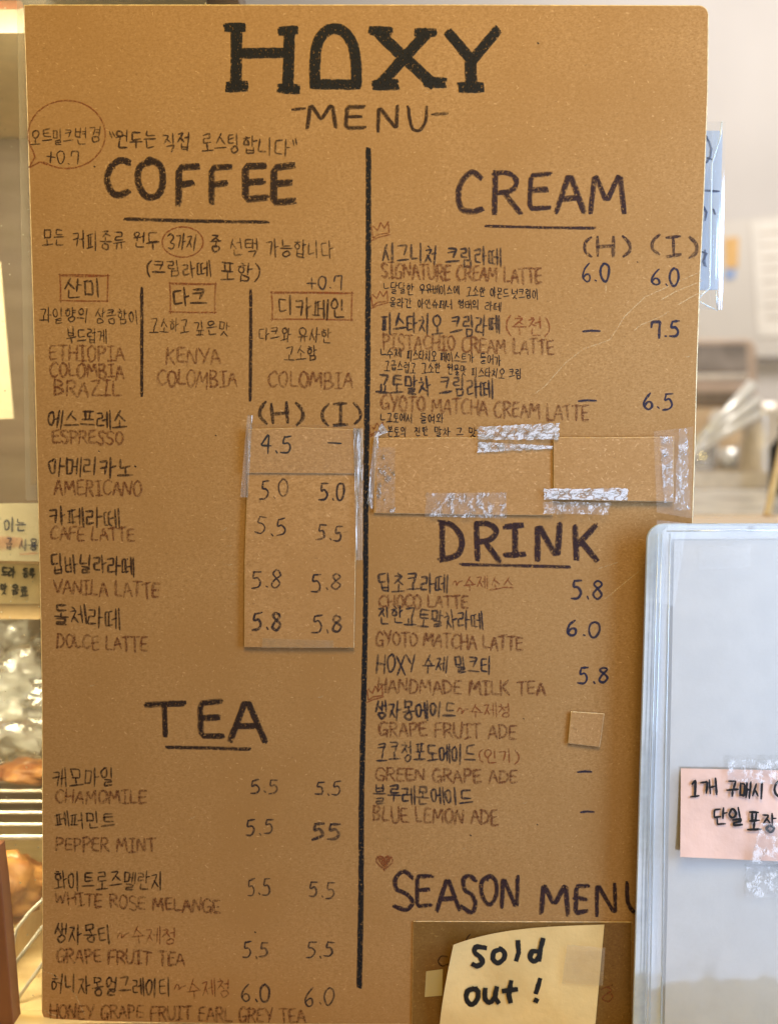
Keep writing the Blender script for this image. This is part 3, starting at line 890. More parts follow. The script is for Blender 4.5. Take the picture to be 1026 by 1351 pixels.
# coffee and tea lists
for t, a, b, c, d, h, s in (('에스프레소', 64, 541, 168, 542, 24, 3.0), ('아메리카노', 65, 602, 175, 605, 25, 3.1), ('카페라떼', 66, 669, 158, 671, 24, 3.0),
                            ('딥바닐라라떼', 67, 731, 178, 735, 25, 3.0), ('돌체라떼', 71, 798, 159, 803, 27, 3.0), ('캐모마일', 71, 1014, 151, 1014, 23, 2.5),
                            ('페퍼민트', 73, 1072, 152, 1073, 21, 2.6), ('화이트로즈멜란지', 72, 1149, 216, 1152, 25, 2.5), ('생자몽티', 72, 1218, 147, 1222, 25, 2.7), ('허니자몽얼그레이티', 68, 1286, 226, 1292, 24, 2.6)):
    write('korean_lettering', 'pencil', [(t, a, b, c, d, h)], s)
for t, a, b, c, d, h in (('ESPRESSO', 69, 566, 163, 569, 19), ('AMERICANO', 72, 631, 187, 634, 22), ('CAFE LATTE', 67, 693, 177, 696, 19), ('VANILA LATTE', 71, 764, 210, 768, 21),
                         ('DOLCE LATTE', 75, 836, 194, 840, 20), ('CHAMOMILE', 73, 1042, 193, 1042, 19), ('PEPPER MINT', 74, 1105, 205, 1105, 19), ('WHITE ROSE MELANGE', 72, 1176, 290, 1187, 19),
                         ('GRAPE FRUIT TEA', 75, 1251, 243, 1256, 20), ('HONEY GRAPE FRUIT EARL GREY TEA', 66, 1324, 402, 1331, 20)):
    write('english_lettering', 'brown', [(t, a, b + 1, c, d + 1, h * .90)], 3.7)
for t, a, b, c, d, h in (('~수제청', 154, 1223, 233, 1224, 22), ('~수제청', 230, 1293, 304, 1292, 24), ('~수제소스', 597, 759, 678, 761, 19), ('~수제청', 603, 927, 674, 929, 19),
                         ('(추천)', 667, 417, 724, 418, 25), ('(인기)', 631, 988, 684, 990, 18)):
    write('remark_lettering', 'brown_red', [(t, a, b, c, d, h)], 2.3)
# cream and drink lists
for t, a, b, c, d, h, s in (('시그니처 크림라떼', 505, 319, 661, 328, 25, 3.2), ('피스타치오 크림라떼', 503, 413, 659, 416, 26, 3.2), ('교토말차 크림라떼', 498, 493, 650, 500, 26, 3.2),
                            ('딥초코라떼', 499, 756, 591, 758, 25, 3.0), ('진한교토말차라떼', 499, 799, 637, 808, 24, 2.9), ('HOXY 수제 밀크티', 497, 864, 649, 867, 24, 2.9),
                            ('생자몽에이드', 495, 924, 601, 927, 24, 3.1), ('코코청포도에이드', 497, 978, 627, 984, 24, 2.9), ('블루레몬에이드', 493, 1035, 623, 1041, 24, 3.0)):
    write('korean_lettering', 'pencil_grey', [(t, a, b, c, d, h)], s)
for t, a, b, c, d, h in (('SIGNATURE CREAM LATTE', 503, 344, 714, 352, 23), ('PISTACHIO CREAM LATTE', 505, 438, 730, 446, 23), ('GYOTO MATCHA CREAM LATTE', 503, 519, 776, 533, 23),
                         ('CHOCO LATTE', 500, 783, 617, 785, 19), ('GYOTO MATCHA LATTE', 496, 831, 689, 838, 21), ('HANDMADE MILK TEA', 498, 893, 719, 898, 21),
                         ('GRAPE FRUIT ADE', 500, 950, 681, 955, 22), ('GREEN GRAPE ADE', 496, 1011, 682, 1015, 20), ('BLUE LEMON ADE', 492, 1062, 656, 1067, 23)):
    write('english_lettering', 'brown', [(t, a, b + 2, c, d + 2, h * .86)], 3.8)
write('description_lettering', 'pen', [('ㄴ', 506, 373, 513, 373, 8), ('달달한', 515, 372, 546, 373, 15), ('우유베이스에', 553, 374, 606, 376, 13), ('고소한', 615, 377, 640, 378, 13), ('아몬드', 647, 379, 671, 380, 13), ('넛크림이', 675, 380, 710, 381, 13),
                                       ('올라간', 514, 392, 543, 393, 13), ('아인슈페너', 551, 394, 597, 395, 12), ('형태의', 604, 395, 632, 396, 12), ('라떼', 640, 397, 661, 398, 12)], 1.3, 'two lines of tiny pen writing under the first latte')
write('description_lettering', 'pen', [('ㄴ', 502, 460, 509, 460, 8), ('수제', 510, 459, 529, 460, 13), ('피스타치오', 537, 461, 576, 463, 14), ('페이스트가', 581, 464, 625, 466, 14), ('들어가', 633, 466, 661, 468, 14),
                                       ('고급스럽고', 507, 474, 549, 478, 14), ('고소한', 556, 478, 581, 479, 14), ('원물맛', 590, 480, 615, 482, 14), ('피스타치오', 622, 484, 666, 486, 13), ('크림', 671, 486, 688, 487, 13)], 1.3, 'two lines of tiny pen writing under the pistachio latte')
write('description_lettering', 'pen', [('ㄴ', 502, 546, 508, 546, 9), ('교토에서', 510, 544, 544, 545, 13), ('들여와', 554, 544, 585, 546, 13), ('본토의', 511, 562, 536, 563, 13), ('진한', 547, 563, 565, 563, 13),
                                       ('말차', 573, 563, 594, 563, 13), ('그', 602, 564, 611, 564, 12), ('맛', 618, 564, 629, 564, 13)], 1.3, 'two lines of tiny pen writing above the covered item')
# prices written straight on the board
for t, a, b, c, d, h, s, m in (('5.5', 330, 1028, 367, 1028, 18, 2.5, 'pencil_grey'), ('5.5', 416, 1031, 450, 1031, 18, 2.5, 'pencil_grey'), ('5.5', 324, 1081, 361, 1081, 20, 2.5, 'pencil_grey'), ('55', 411, 1087, 449, 1086, 21, 4.4, 'pencil_grey'),
                               ('5.5', 326, 1160, 357, 1160, 22, 2.4, 'pencil_grey'), ('5.5', 407, 1164, 442, 1164, 21, 2.4, 'pencil_grey'), ('5.5', 320, 1243, 354, 1244, 21, 2.8, 'pencil_grey'), ('5.5', 404, 1242, 441, 1243, 22, 2.8, 'pencil_grey'),
                               ('6.0', 318, 1299, 356, 1299, 23, 2.8, 'pencil_grey'), ('6.0', 402, 1303, 441, 1303, 24, 2.8, 'pencil_grey'),
                               ('6.0', 768, 347, 804, 348, 24, 2.9, 'bluepen'), ('6.0', 859, 354, 896, 355, 22, 2.9, 'bluepen'), ('7.5', 859, 423, 896, 424, 21, 3.3, 'bluepen'), ('6.5', 848, 518, 888, 518, 22, 3.0, 'bluepen'),
                               ('5.8', 753, 765, 796, 766, 24, 3.1, 'bluepen'), ('6.0', 747, 818, 792, 820, 21, 3.1, 'bluepen'), ('5.8', 762, 881, 803, 881, 23, 3.1, 'bluepen')):
    write('price_lettering', m, [(t, a, b, c, d, h)], s)
for a, b, c in ((769, 437, 791), (763, 529, 786), (762, 1019, 780), (766, 1072, 783)):
    ik = Ink(); ik.stroke([(a, b), ((a + c) / 2, b - 1), (c, b - .5)], 3.0); ik.build('dash', M['bluepen'], board)

# ------------------------------------------------------------------ cards taped over the board
TC = [M['kraft_card'], M['kraft_card_edge']]
CG = 'kraft cards taped over old text'
c1 = card('price_card', [(327, 566), (400, 564), (478, 567), (476, 625), (326, 624)], 0.0010, 0.0040, TC)
tag(c1, 'upper short kraft price card showing 4.5 and a dash', 'price card')
c2 = card('price_card', [(327, 606), (364, 605), (472, 605.5), (469, 740), (467, 855), (322, 854), (322.5, 740)], 0.0012, 0.0028, TC)
tag(c2, 'long kraft price card listing eight prices from 5.0 to 5.8', 'price card')
write('price_lettering', 'pen', [('4.5', 344, 572, 385, 575, 24)], 2.6, parent=c1, h=0.0041)
ik = Ink(0.0041); ik.stroke([(433, 584), (450, 585)], 2.4); ik.build('dash', M['pen'], c1)
for t, a, b, c, d, h, s in (('5.0', 343, 633, 380, 634, 24, 2.6), ('5.0', 421, 636, 455, 638, 23, 3.0), ('5.5', 337, 682, 378, 684, 23, 2.6), ('5.5', 418, 692, 452, 694, 20, 3.1), ('5.8', 331, 752, 372, 752, 23, 2.6),
                            ('5.8', 410, 756, 451, 757, 22, 3.0), ('5.8', 332, 809, 372, 809, 22, 3.2), ('5.8', 411, 812, 452, 813, 22, 3.0)):
    write('price_lettering', 'pencil_grey', [(t, a, b, c, d, h)], s, parent=c2, h=0.0029)
c3 = card('cover_card', [(493, 578), (610, 577), (729, 577), (729, 680), (600, 679), (493, 677)], 0.0012, 0.0018, TC)
tag(c3, 'wide blank kraft card hiding text just above the word DRINK', 'cover card')
c4 = card('cover_card', [(729.8, 577), (820, 577), (889, 576), (888, 662), (800, 661), (730, 658)], 0.0012, 0.0034, TC)
tag(c4, 'shorter blank kraft card on the right, overlapping the wider one', 'cover card')
c5 = card('cover_patch', [(753, 939), (797, 942), (791, 986), (749, 981)], 0.0008, 0.0022, [M['kraft_card'], M['kraft_edge']])
tag(c5, 'tiny square kraft patch stuck where a price stood', 'cover patch')
c6 = card('season_card', [(545, 1216), (700, 1216.5), (833, 1217), (833, 1353), (543, 1353)], 0.0008, 0.0011, [M['kraft_dark'], M['kraft_card_edge']])
tag(c6, 'darker varnished kraft card under the sold out note', 'card')
ik = Ink(0.0012)
ik.stroke(smooth_pts([(590, 1263), (582, 1262), (578, 1269), (583, 1275), (592, 1272)]), 2.2); ik.stroke([(620, 1233), (616, 1238), (613, 1246)], 2)
ik.build('hidden_lettering', M['pencil'], c6)
ik = Ink(0.0012)
ik.stroke(smooth_pts([(793, 1306), (800, 1303), (806, 1307), (800, 1312), (794, 1318), (802, 1322), (808, 1316), (804, 1310)]), 2.2); ik.stroke([(800, 1303), (808, 1300)], 2)
ik.build('hidden_lettering', M['brown_red'], c6)

# ------------------------------------------------------------------ strips of tape
def T(label, *a, **k):
    a = list(a)
    if a[1] > 0: a[1] += 0.0010
    return tag(tape('clear_tape', *a, **k), label, 'tape', 'clear tape strips on the board')


T('narrow glinting strip of tape along the left side of the price cards', [(326, 548), (333, 548), (327, 656), (317, 656)], 0.0036, M['tape_ridge'], nx=4, ny=16, amp=0.0006)
T('broad see-through tape across the upper price card', [(327, 560), (470, 561), (470, 627), (324, 627)], 0.0034, M['tape_clear'], amp=0.0001)
T('long pale tape strip down the right side of the price cards', [(466, 565), (479, 565), (478, 739), (470, 739)], 0.0036, M['tape_ridge'], nx=5, ny=22, amp=0.0004)
T('dull tape across the foot of the long price card', [(346, 842), (440, 845), (440, 855), (345, 855)], 0.0022, M['tape_matte'], amp=0.0001)
T('silvery crinkled tape running over the top edge of both blank cards', [(630, 563), (738, 558), (736, 580), (630, 580)], 0.0029, M['tape_silver'], nx=26, ny=8, amp=0.0006, ragged=1.2)
T('thin silvery tape just under the top edge of the wide blank card', [(630, 583), (729, 588), (728, 592), (630, 597)], 0.0017, M['tape_silver'], nx=24, ny=4, amp=0.0004, ragged=1.0)
T('patchy grey tape at the lower edge of the wide blank card', [(562, 650), (668, 650), (668, 684), (561, 681)], 0.0015, M['tape_patchy'], nx=24, ny=8, amp=0.0005, ragged=1.2)
T('silvery tape over the lower edge of the shorter blank card', [(717, 645), (828, 644), (827, 660), (718, 659)], 0.0031, M['tape_silver'], nx=26, ny=6, amp=0.0005, ragged=1.2)
T('bubbled grey tape below the corner where the two blank cards meet', [(718, 662), (806, 663), (802, 679), (716, 678)], 0.0033, M['tape_patchy'], nx=22, ny=6, amp=0.0005, ragged=1.5)
T('upright ridged tape on the right end of the shorter blank card', [(870, 576), (887, 577), (888, 662), (876, 663)], 0.0031, M['tape_patchy'], nx=6, ny=22, amp=0.0005, ragged=0.8)
T('crinkled upright tape between the blank card and the board edge', [(896, 566), (906, 565), (910, 672), (889, 673)], 0.0030, M['tape_patchy'], nx=8, ny=22, amp=0.0007, ragged=1.2)
T('large faint tape over the end of the shorter blank card', [(862, 569), (914, 563), (912, 684), (866, 676)], 0.0040, M['tape_clear'], nx=10, ny=16, amp=0.0004)
T('curled white tape edge on the left end of the wide blank card', [(494, 567), (500, 575), (491, 672), (484, 664)], 0.0024, M['tape_ridge'], nx=4, ny=18, amp=0.0010)
T('small folded tape corner beside the third crown', [(503, 557), (512, 570), (494, 577), (498, 568)], 0.0016, M['tape_silver'], nx=6, ny=5, amp=0.0006)
T('bubbled tape over the left end of the wide blank card', [(498, 590), (521, 590), (521, 676), (496, 676)], 0.0015, M['tape_dots'], nx=6, ny=16, amp=0.0003)
tag(tape('glass_edge_band', [(22, -20), (60, -20), (66, 660), (34, 660)], -0.0095, M['strip'], nx=4, ny=20, amp=0.0004), 'pale grey hazy band for the glass edge behind the left edge of the board', 'strip')  # added hazy film, makes the pale band of the glass edge
T('clear tape strip beside the left edge of the board', [(37, 468), (47, 468), (49, 640), (40, 640)], -0.004, M['tape_matte'], nx=4, ny=18, amp=0.0003)

# ------------------------------------------------------------------ sold out note
v, f = [], []
nx, ny = 60, 48
for j in range(ny + 1):
    t = j / ny
    for i in range(nx + 1):
        s = i / nx
        xl = 580 + (598 - 580) * (1 - t) ** 1.3
        xr = 797 + (785 - 797) * t
        yt = 1247 - 27 * (1 - (1 - s) ** 3) + 2 * math.sin(s * 3)
        if s > .4: yt = yt
        x = xl * (1 - s) + xr * s
        y = yt * (1 - t) + 1353 * t
        lift = 0.0026 + 0.010 * (max(0, 1 - s / 0.35) ** 2) * (1 - t) ** 1.2 + 0.003 * max(0, 1 - s / 0.3) ** 2 + 0.0035 * t * (0.4 + s) + 0.0006 * math.sin(s * 5 + t * 3) + 0.0004 * math.sin(s * 9 - t * 7)
        v.append(Q(x, y, -lift))
for j in range(ny):
    for i in range(nx):
        a = j * (nx + 1) + i
        f.append((a, a + nx + 1, a + nx + 2, a + 1))
note = tag(obj('sticky_note', v, f, M['yellow_paper'], smooth=True), 'pale yellow sticky note with curled corner reading sold out', 'sticky note')


def note_h(x, y):
    s, t = 0.5, 0.5
    for _ in range(30):
        yt = 1247 - 27 * (1 - (1 - s) ** 3) + 2 * math.sin(s * 3)
        t = min(1, max(0, (y - yt) / (1353 - yt)))
        xl = 580 + (598 - 580) * (1 - t) ** 1.3
        xr = 797 + (785 - 797) * t
        s = min(1, max(0, (x - xl) / (xr - xl)))
    return 0.0026 + 0.010 * (max(0, 1 - s / 0.35) ** 2) * (1 - t) ** 1.2 + 0.003 * max(0, 1 - s / 0.3) ** 2 + 0.0035 * t * (0.4 + s) + 0.0006 * math.sin(s * 5 + t * 3)


class NoteInk(Ink):
    def stroke(self, pts, w, taper=0.1, wob=0.5):
        n0 = len(self.v)
        k0 = self.h
        self.h = 0.0
        Ink.stroke(self, pts, w, taper, wob)
        for i in range(n0, len(self.v)):
            p = self.v[i]
            px = W / 2 + FPX * (p.x - CAM.x) / (p - CAM).dot(DIRV)
            py = H / 2 - FPX * (p - CAM).dot(UPV) / (p - CAM).dot(DIRV)
            self.v[i] = Q(px, py, p.y - note_h(px, py) - k0)
        self.h = k0


ik = NoteInk(0.0004)
for s in ('~640,1251 628,1250 626,1257 634,1264 636,1271 629,1275 624,1273', '~661,1253 652,1256 650,1265 656,1271 664,1266 665,1257 659,1252', '683,1243 684,1257 681,1267',
          '~711,1256 702,1256 699,1264 705,1269 711,1262;716,1240 712,1256 711,1267', '~628,1305 617,1308 615,1319 622,1326 630,1318 630,1308 624,1305',
          '~640,1306 640,1318 646,1323 653,1316;~655,1304 653,1316 657,1323', '674,1296 671,1314 673,1322;664,1308 681,1306', '712,1293 707,1310;706,1320 708,1321'):
    for sm, p in parse(s):
        ik.stroke(smooth_pts(p) if sm else p, 6.2)
ik.build('lettering', M['marker'], note)
tag(tape('masking_tape', [(562, 1282), (584, 1279), (583, 1314), (560, 1316)], 0.0015, M['masking'], amp=0.0002), 'short cream tape tab at the left edge of the yellow note', 'tape')
tag(tape('matte_tape', [(748, 1247), (798, 1251), (795, 1301), (741, 1298)], 0.0062, M['tape_matte'], amp=0.0002), 'square of matte brownish tape on the yellow note', 'tape')

# ------------------------------------------------------------------ plastic sign holder standing in front of the board
HF = 0.020


def rounded(px0, py0, px1, py1, r, x0b):
    p = []
    for k in range(7):
        a = math.radians(90 * k / 6)
        p.append((px0 + r - r * math.cos(a), py0 + r - r * math.sin(a)))
    p += [(px1, py0 - 1), (px1, py1), (x0b, py1)]
    return p


def zpix(h):
    """pixel row where the counter top meets a sheet h metres in front of the board"""
    d = (-h) - CAM.y
    # solve Q(.,py).z == ZC
    k = (ZC - CAM.z) / d
    a = math.atan2(-k, 1) - PITCH
    return H / 2 + FPX * math.tan(a)


zb = zpix(HF)
holder = empty('sign_holder', Q(1000, zb, -HF))
tag(holder, 'clear plastic sign holder with white paper standing before the board', 'sign holder')
g = Geo(); g.slab([Q(x, y, -HF + 0.004) for x, y in reversed(rounded(853, 691, 1180, zb, 22, 834))], 0.002, 0, 0.0005, 0)
g.build('back_sheet', [M['holder']], holder)
g = Geo(); g.slab([Q(x, y, -HF - 0.0035) for x, y in reversed(rounded(872, 694, 1180, zb, 14, 852))], 0.0006, 0, 0.0002, 0)
g.build('front_sheet', [M['holder_front']], holder)
g = Geo()
for xa, xb in ((868, 851), (873, 856), (884, 872)):
    g.tube([Q(xa, 704, -HF - 0.0042), Q((xa + xb) / 2 - 1, 1020, -HF - 0.0042), Q(xb, zb, -HF - 0.0042)], 0.00045, 6)
g.build('side_rim', M['rim'], holder, smooth=True)
g = Geo(); g.tube([Q(880, 701, -HF - 0.0042), Q(960, 700, -HF - 0.0042), Q(1180, 700, -HF - 0.0042)], 0.0005, 6)
g.build('top_rim', M['rim'], holder, smooth=True)
g = Geo(); g.slab([Q(x, y, -HF) for x, y in reversed([(889, 713), (1170, 712), (1170, zb - 2), (876, zb - 2), (880, 1200)])], 0.0004, 0)
tag(g.build('paper_sheet', M['white_paper']), 'blank white paper sheet inside the clear sign holder', 'paper')
tag(tape('clear_tape', [(866, 686), (906, 690), (890, 800), (868, 795)], HF + 0.0052, M['cello'], nx=10, ny=20, amp=0.0008, freq=0.06), 'crinkled clear tape on the top corner of the sign holder', 'tape')
tag(tape('clear_tape', [(922, 722), (990, 718), (990, 748), (922, 752)], HF + 0.0052, M['tape_clear'], nx=14, ny=8, amp=0.0006), 'clear bubbled tape near the top of the white paper', 'tape')
# pink note
v, f = [], []
for j in range(9):
    t = j / 8
    for i in range(13):
        s = i / 12
        x = (898 + (-1) * t) * (1 - s) + 1100 * s
        y = (1014 + 4 * s) * (1 - t) + (1131 + 9 * s) * t
        v.append(Q(x, y, -(HF + 0.0052 + 0.004 * t * t * (1 - s) ** 2 + 0.0004 * math.sin(6 * s + 3 * t))))
for j in range(8):
    for i in range(12):
        a = j * 13 + i
        f.append((a, a + 13, a + 14, a + 1))
pink = tag(obj('sticky_note', v, f, M['pink_paper'], smooth=True), 'pink sticky note with Korean writing on the plastic sign holder', 'sticky note')
ik = Ink(HF + 0.0068)
for ln in (('1개', 911, 1029, 947, 1029, 21), ('구매시', 959, 1030, 1008, 1032, 21), ('(', 1020, 1030, 1028, 1030, 24), ('단일', 941, 1066, 980, 1067, 23), ('포장', 986, 1070, 1024, 1074, 24)):
    ik.line(*ln, 2.8, 0.02)
ik.build('lettering', M['marker'], pink)
tag(tape('clear_tape', [(960, 1002), (1080, 1004), (1080, 1040), (960, 1030)], HF + 0.0082, M['tape_patchy'], nx=24, ny=8, amp=0.0006, ragged=1), 'shiny tape along the top of the pink note', 'tape')
tag(tape('clear_tape', [(1004, 1086), (1080, 1086), (1080, 1142), (988, 1140), ], HF + 0.0100, M['tape_patchy'], nx=18, ny=12, amp=0.0009, ragged=1.5), 'silvery crumpled tape at the lower side of the pink note', 'tape')
tag(tape('clear_tape', [(985, 1144), (1080, 1144), (1080, 1184), (983, 1184)], HF + 0.0052, M['tape_patchy'], nx=18, ny=10, amp=0.0006, ragged=1), 'bubbled tape on the holder below the pink note', 'tape')

# ------------------------------------------------------------------ cellophane packet behind the right edge
HB = 0.02
pk = empty('cellophane_packet', Q(920, 409, HB))
tag(pk, 'clear cellophane packet with pale blue card showing past the board', 'packet')
g = Geo(); g.slab([Q(x, y, HB) for x, y in reversed([(840, 172), (953, 172), (951, 260), (947, 382), (840, 384)])], 0.0008)
inner = g.build('card', M['blue_paper'], pk)
ik = Ink(-HB + 0.0004)
for p in ([(929, 180), (935, 186), (938, 196), (937, 206), (932, 214)], [(934, 184), (931, 178)], [(933, 208), (939, 210)], [(928, 251), (948, 252)], [(928, 272), (932, 280), (930, 290)],
          [(941, 276), (943, 282)], [(926, 332), (932, 334), (927, 344), (931, 351)], [(930, 330), (929, 350)]):
    ik.stroke(p, 3)
ik.build('printed_marks', M['blue_marker'], inner)
v, f = [], []
for j in range(31):
    t = j / 30
    for i in range(11):
        s = i / 10
        x = 838 + s * ((957 - 4 * t) - 838); y = 160 + t * 248
        d = 0.004 + 0.003 * mnoise.noise(Vector((s * 4, t * 2, 1)))
        v.append(Q(x, y, HB - d))
for j in range(30):
    for i in range(10):
        a = j * 11 + i
        f.append((a, a + 11, a + 12, a + 1))
obj('wrapper', v, f, M['cello'], pk, smooth=True)
g = Geo()
for pts in ([(920, 396), (934, 404), (946, 409), (945, 394), (944, 384)], [(920, 395), (928, 386), (936, 380), (937, 330), (938, 260), (939, 215), (950, 180), (952, 160)]):
    g.tube([Q(x, y, HB - 0.012) for x, y in pts], 0.0006, 5)
g.build('fold_streak', M['rim'], pk, smooth=True)  # pale tubes along the folds stand in for the wrapper's bright streak

# ------------------------------------------------------------------ the bread case seen past the left edge
case = empty('display_case', (-0.42, 0.02, ZC))
tag(case, 'glass fronted bread case of brown wood behind the board', 'display case')
XL, XR = -0.62, -0.115
YB = 0.40
g = Geo(); g.box((XL, YB, ZC + 0.001), (XR, YB + 0.012, 0.38)); g.build('back_panel', M['brown_wood'], case)
g = Geo(); g.box((XL, 0.02, 0.38), (XR, YB + 0.012, 0.395)); g.build('case_top', M['brown_wood'], case)
zs = Q(20, 797, 0.10).z
zs2 = Q(20, 817, 0.10).z
g = Geo(); g.box((XL, 0.10, zs2), (XR, YB - 0.002, zs)); g.build('shelf', M['shelf_wood'], case)
zt, zt2 = Q(20, 10, 0.12).z, Q(20, 43, 0.12).z
g = Geo(); g.box((XL, 0.12, zt2), (XR, YB - 0.002, zt)); g.build('shelf', M['cream_paper'], case)
g = Geo(); g.box((XL, 0.016, ZC + 0.001), (XR, 0.0185, 0.38)); g.build('glass_panel', M['glass'], case)
# cards in the case
g = Geo(); g.slab([Q(x, y, 0.119) for x, y in reversed([(-60, 0), (28, 0), (30, 9), (24, 11), (-60, 11)])], 0.001)
tag(g.build('price_tag', M['redst']), 'reddish tag lying along the top shelf edge', 'tag')
g = Geo(); g.slab([Q(x, y, 0.095) for x, y in reversed([(-110, 665), (70, 664), (72, 741), (-110, 738)])], 0.0012)
la = tag(g.build('paper_label', M['cream_paper']), 'cream paper label with blue Korean writing and pink highlight', 'label')
ik = Ink(-0.0946)
for ln in (('이는', 6, 684, 34, 684, 17), ('급', 8, 710, 16, 710, 16), ('사용', 26, 711, 50, 711, 15)):
    ik.line(*ln, 2.4)
ik.build('lettering', M['blue_marker'], la)
ik = Ink(-0.0947); ik.stroke([(-10, 717), (22, 716)], 22); ik.stroke([(26, 731), (50, 730)], 3); ik.build('highlight', M['pink_marker'], la)
g = Geo(); g.slab([Q(x, y, 0.098) for x, y in reversed([(-110, 741), (70, 745), (72, 797), (-110, 796)])], 0.0012)
lb = tag(g.build('paper_label', M['tan_paper']), 'tan paper label with dark Korean writing below the cream label', 'label')
ik = Ink(-0.0976)
for ln in (('드라', 2, 748, 20, 749, 13), ('등록', 30, 750, 46, 751, 13), ('맛', 1, 770, 9, 770, 14), ('음료', 15, 772, 37, 774, 13)):
    ik.line(*ln, 2.4)
ik.build('lettering', M['marker'], lb)
g = Geo(); g.slab([Q(x, y, 0.20) for x, y in reversed([(-70, 330), (0, 345), (18, 552), (-70, 556)])], 0.002)
tag(g.build('paper_sheet', M['cream_paper']), 'cream paper with slanted edge hanging high inside the case', 'paper')


# crumpled bag
def blob(name, c, r, mat, amp, fr, sub=(28, 18), crum=0.0, flat=None):
    v, f = [], []
    nu, nv = sub
    for j in range(nv + 1):
        th = math.pi * j / nv
        for i in range(nu):
            ph = 2 * math.pi * i / nu
            d = Vector((math.sin(th) * math.cos(ph), math.sin(th) * math.sin(ph), math.cos(th)))
            k = 1 + amp * mnoise.noise(d * fr + Vector(c) * 9)
            if crum:
                k += crum * abs(mnoise.noise(d * fr * 2.6)) - crum * .6 * abs(mnoise.noise(d * fr * 5 + Vector((4, 2, 1))))
            p = Vector(c) + Vector((d.x * r[0], d.y * r[1], d.z * r[2])) * k
            if flat is not None: p.z = max(p.z, flat)
            v.append(p)
    for j in range(nv):
        for i in range(nu):
            a, b = j * nu + i, j * nu + (i + 1) % nu
            f.append((a, a + nu, b + nu, b))
    return obj(name, v, f, mat, smooth=True)


ZR = Q(20, 1105, 0.06).z
p = Q(0, 925, 0.25)
tag(blob('plastic_bag', (p.x - 0.01, 0.25, p.z), (0.085, 0.06, 0.064), M['bag'], 0.25, 1.7, (72, 52), 0.48, ZR + 0.003), 'crumpled clear plastic bag on the white wire rack', 'plastic bag')
p = Q(40, 1018, 0.17)
tag(blob('bread_loaf', (p.x, 0.17, ZR + 0.012), (0.026, 0.018, 0.009), M['crust'], 0.3, 2.2, (32, 20), 0.1, ZR + 0.003), 'dark baked roll on the wire rack under the clear bag', 'bread')
p = Q(-2, 1176, 0.10)
tag(blob('bread_loaf', (p.x - 0.012, 0.11, p.z), (0.044, 0.035, 0.023), M['crust'], 0.28, 2.4, (44, 30), 0.16), 'crusty golden loaf in front of the steel rack', 'bread')
g = Geo(); g.box((p.x - 0.07, 0.07, ZC + 0.001), (p.x + 0.02, 0.15, p.z - 0.020))
tag(g.build('bread_tray', M['pale_wood']), 'pale wooden block carrying the crusty golden loaf', 'tray')


def rack(label, y0, y1, x0, x1, z, n, mat, legs=True):
    e = tag(empty('wire_rack', ((x0 + x1) / 2, y0, ZC)), label, 'wire rack')
    g = Geo()
    for k in range(n):
        y = y0 + (y1 - y0) * k / (n - 1)
        g.tube([(x0, y, z), ((x0 + x1) / 2, y, z), (x1, y, z)], 0.0014)
    g.build('grille', mat, e, smooth=True)
    g = Geo(); g.tube([(x0, y0, z), (x1, y0, z), (x1, y1, z), (x0, y1, z), (x0, y0, z)], 0.002); g.build('frame', mat, e, smooth=True)
    for x, y in ((x0, y0), (x1, y0), (x0, y1), (x1, y1)):
        g = Geo(); g.tube([(x, y, z), (x, y, ZC)], 0.002); g.build('leg', mat, e, smooth=True)


rack('raised white wire rack carrying the clear plastic bag', 0.06, 0.33, XL + 0.05, -0.14, ZR, 12, M['chrome'])
e = tag(empty('wire_rack', Q(40, 1300, 0.07)), 'bright steel wire stand with slanted loops beside the loaf', 'wire rack')
for pts, yy in (([(12, 1272), (18, 1245), (22, 1226), (38, 1205), (60, 1184), (110, 1140)], 0.066), ([(12, 1282), (34, 1252), (60, 1218), (110, 1160)], 0.060), ([(14, 1332), (36, 1300), (60, 1266), (110, 1205)], 0.054)):
    g = Geo(); g.tube([Q(x, y, yy - 0.0003 * (110 - x)) for x, y in pts], 0.0013); g.build('wire_loop', M['chrome'], e, smooth=True)
g = Geo()
g.slab([Q(x, y, 0.0) for x, y in reversed([(-70, 1120), (-4, 1120), (2, 1166), (9, 1250), (18, 1357), (-70, 1357)])], 0.014, 0, 0.0006)
tag(g.build('wooden_post', M['post_wood']), 'red brown slanting wooden post at the bottom left corner', 'post')

# ------------------------------------------------------------------ the far side of the shop past the right edge
ZK = Q(960, 690, 0.50).z
g = Geo(); g.box((-0.10, 0.54, ZK - 0.05), (2.2, WALLY - 0.001, ZK)); tag(g.build('work_counter', M['counter']), 'speckled grey work counter along the far wall', 'counter')
g = Geo(); g.box((-0.10, 0.50, ZK - 0.20), (2.2, 0.538, ZK + 0.006)); tag(g.build('counter_ledge', M['box_wood']), 'tan wooden ledge along the near edge of the grey counter', 'ledge')
# pale panel and notices
def Qb(x, y, Y): return Q(x, y, Y)


